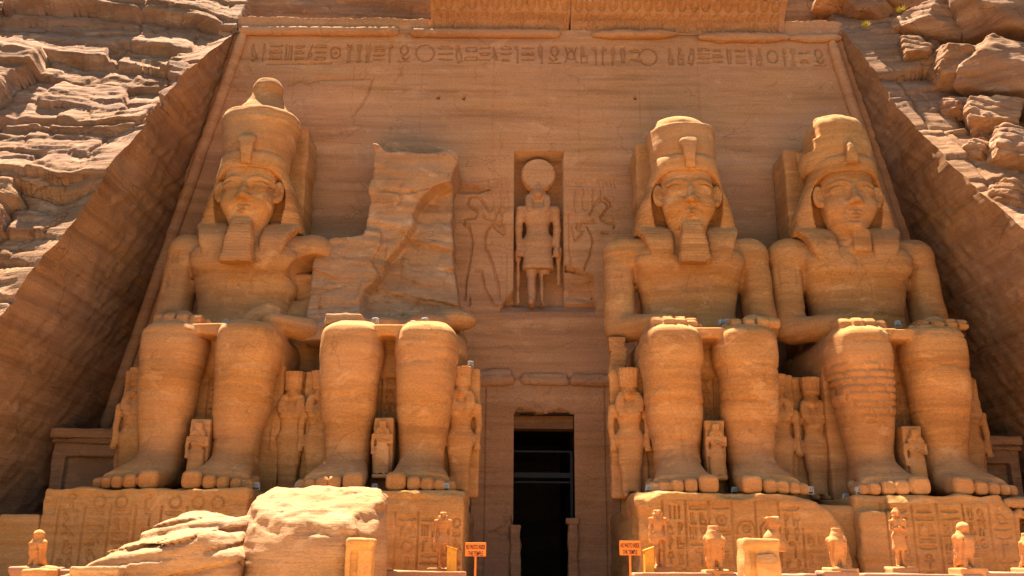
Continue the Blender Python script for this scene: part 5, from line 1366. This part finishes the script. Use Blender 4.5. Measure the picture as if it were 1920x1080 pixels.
# brick pier that props the broken elbow
F = Field(axis((-.55, .04), .6), axis((-.6, .04), .6), axis((0, .035), 7.2), 6)
rs = np.random.RandomState(8); z = 5.3
while z < 6.95:
    h = rs.uniform(.17, .26); F.add(box(-.36 + rs.uniform(-.06, .06), .36 + rs.uniform(-.06, .06), -.4, .4, z, z + h - .03, .03), 0); z += h
F.add(box(-.3, .3, -.35, .4, 0, 7.0, .02), .0); F.rough(.04, 2, .01)
x, _ = inv(1157, 640, -5.0)
tag(F.obj('brick_pier', M_STATUE, None, (x, -5.0, 0), (x, -5.0, 0)), 'short stack of masonry blocks propping the broken elbow right of the doorway', 'masonry pier')

# small side chapels cut in the corners, corner shade put into their darker colour
for s, u0, u1, lab in ((-1, 96, 236, 'dark cut-stone chapel front in the deep left corner of the recess'), (1, 1822, 1888, 'dark cut-stone chapel front in the deep right corner of the recess')):
    y = -4.5; a, _ = inv(u0, 870, y); b, _ = inv(u1, 870, y); z1 = inv(170, 806, y)[1]
    if s > 0: b += .6
    root = empty('side_chapel', ((a + b) / 2, y, -1), lab, 'chapel front', 'side chapel fronts in the corners')
    F = Field(axis((a - .3, .07), b + .3), axis((y - .4, .06), y + 1.0), axis((-1, .07), z1 + .2), 5)
    F.add(box(a, b, y, y + .9, -1.2, z1, .04)); F.cut(box(a + .55, b - .45, y - .3, y + .4, -1.2, z1 - 1.15, .03), .02); F.rough(.04, 1, .02); F.obj('chapel_wall', M_REVEAL, root)
    F = Field(axis((a - .3, .05), b + .3), axis((y - .45, .05), y + .5), axis((z1 - .8, .05), z1 + .2), 6)
    F.add(box(a - .12, b + .12, y - .28, y + .3, z1 - .38, z1 + .03, .06)); F.add(cap((a, y - .06, z1 - .5), (b, y - .06, z1 - .5), .11, .11), .01); F.rough(.05, 1, .02); F.obj('chapel_cornice', M_REVEAL, root)

# ------------------------------------------------------------------ boulders on the slope at the upper right and a few on the left
def rock(seed, r, strat=.16):
    rs = np.random.RandomState(seed); st = max(r) / 26
    F = Field(axis((-r[0] * 1.35, st), r[0] * 1.35), axis((-r[1] * 1.35, st), r[1] * 1.35), axis((-r[2] * 1.4, st), r[2] * 1.4), seed * 9.1)
    F.add(box(-r[0], r[0], -r[1], r[1], -r[2], r[2], .12 * min(r))); F.add(box(-r[0] * .7, r[0] * 1.15, -r[1] * .8, r[1], -r[2] * .2, r[2] * 1.18, .1 * min(r)), .05)
    for k in range(16):
        n = rs.normal(size=3) * (1, 1.2, .8); n /= np.linalg.norm(n); p = n * np.array(r) * rs.uniform(.74, 1.05)
        F.keep(plane(*p, *n, None), .03)
    F.rough(.12 * min(r), 1.5 / max(r) * 2, 0, o=5)
    q = np.nonzero(np.abs(F.d) < .5); x, y, z = F.x[q[0]], F.y[q[1]], F.z[q[2]]
    w = (z + .15 * x + .1 * y + .25 * vnoise(x * .6 + seed, y * .6, z * .6)) * (2.2 / r[2] ** .3); fr = w - np.floor(w)
    F.d[q] += (strat * .6 * np.clip(np.abs(fr - .5) * 4 - 1.2, 0, 1) - .03 * vnoise(np.floor(w), x * .4, y * .4)).astype(F32)
    return F
RK = (  # u, v, depth y, radii, label
 (1880, 55, -1.8, (3.75, 2.60, 1.55), 'big layered boulder at the top right corner'), (1750, 60, -.6, (2.38, 2.08, 1.35), 'rounded boulder below the top edge, third from the right end of the cut wall'),
 (1620, 22, .6, (1.88, 1.56, 0.74), 'flat broken boulder just above the right end of the cornice'), (1690, 12, 1.0, (1.62, 1.43, 0.94), 'blocky boulder at the top edge beside the upper yellow tuft'),
 (1560, 12, .8, (1.00, 1.04, 0.41), 'small dark-edged rock at the top edge above the cornice end'), (1890, 150, -3.4, (2.88, 2.34, 1.62), 'long ridged boulder under the top right corner boulder'),
 (1800, 135, -2.6, (1.62, 1.56, 1.35), 'steep brown boulder left of the long ridged boulder'), (1858, 232, -4.6, (1.38, 1.30, 1.01), 'pitted boulder midway down the right edge'),
 (1790, 205, -3.6, (0.69, 0.65, 0.57), 'small round stone lying in the trench beside the smooth rock band'), (1915, 300, -6.0, (1.50, 1.43, 1.62), 'dark upright boulder cut by the right edge'),
 (1830, 285, -5.4, (0.75, 0.72, 0.61), 'small stone in the trench near the dark upright boulder'), (1895, 380, -7.5, (1.00, 1.04, 0.68), 'lowest boulder along the right edge'),
 (1720, 110, -1.4, (1.25, 1.17, 0.81), 'tilted brown boulder near the upper end of the smooth rock band'), (1560, -12, 2.0, (1.62, 1.30, 0.81), 'boulder partly above the top edge of the picture'))
for k, (u, v, y, r, lab) in enumerate(RK):
    x, z = inv(u, v, y); F = rock(k + 1, r)
    a = -.35; P_, Q_ = F.mesh(); ca, sa = math.cos(a), math.sin(a); a2 = -.30
    P_ = np.stack([P_[:, 0] * math.cos(a2) - P_[:, 2] * math.sin(a2), P_[:, 1], P_[:, 0] * math.sin(a2) + P_[:, 2] * math.cos(a2)], -1)
    o = mesh_obj('boulder', P_ + np.array([x, y, z]), Q_, M_CLIFF, None, True, (x, y, z)); tag(o, lab, 'boulder', 'boulders on the slope beside the temple')

block(130, 222, 1062, -18.5, .7, 'dark orange wedge of stone at the front edge of the low fallen slab', 41, M_ROCK)
# dry tufts on the slope
for k, (u, v, y, lab) in enumerate(((1624, 50, -1.3, 'small dry yellow tuft at the upper end of the right cut wall'), (1690, 22, -.9, 'small dry yellow tuft among the boulders at the top edge'))):
    rs = np.random.RandomState(k); x, z = inv(u, v, y); V = []; Q = []
    for j in range(70):
        a = rs.uniform(0, 6.28); t = rs.uniform(.1, .9); L = rs.uniform(.2, .42); w = .025
        b0 = np.array([rs.uniform(-.12, .12), rs.uniform(-.12, .12), 0]); d = np.array([math.cos(a) * t, math.sin(a) * t, 1 - .5 * t]) * L; p = np.array([-math.sin(a), math.cos(a), 0]) * w
        n = len(V); V += [b0 - p, b0 + p, b0 + d * .6 + p * .9, b0 + d * .6 - p * .9, b0 + d + p * .1, b0 + d - p * .1]; Q += [(n, n + 1, n + 2, n + 3), (n + 3, n + 2, n + 4, n + 5)]
    tag(mesh_obj('dry_tuft', np.array(V) + (x, y, z), Q, M_TUFT, None, False, (x, y, z)), lab, 'dry plant', 'dry tufts on the slope')
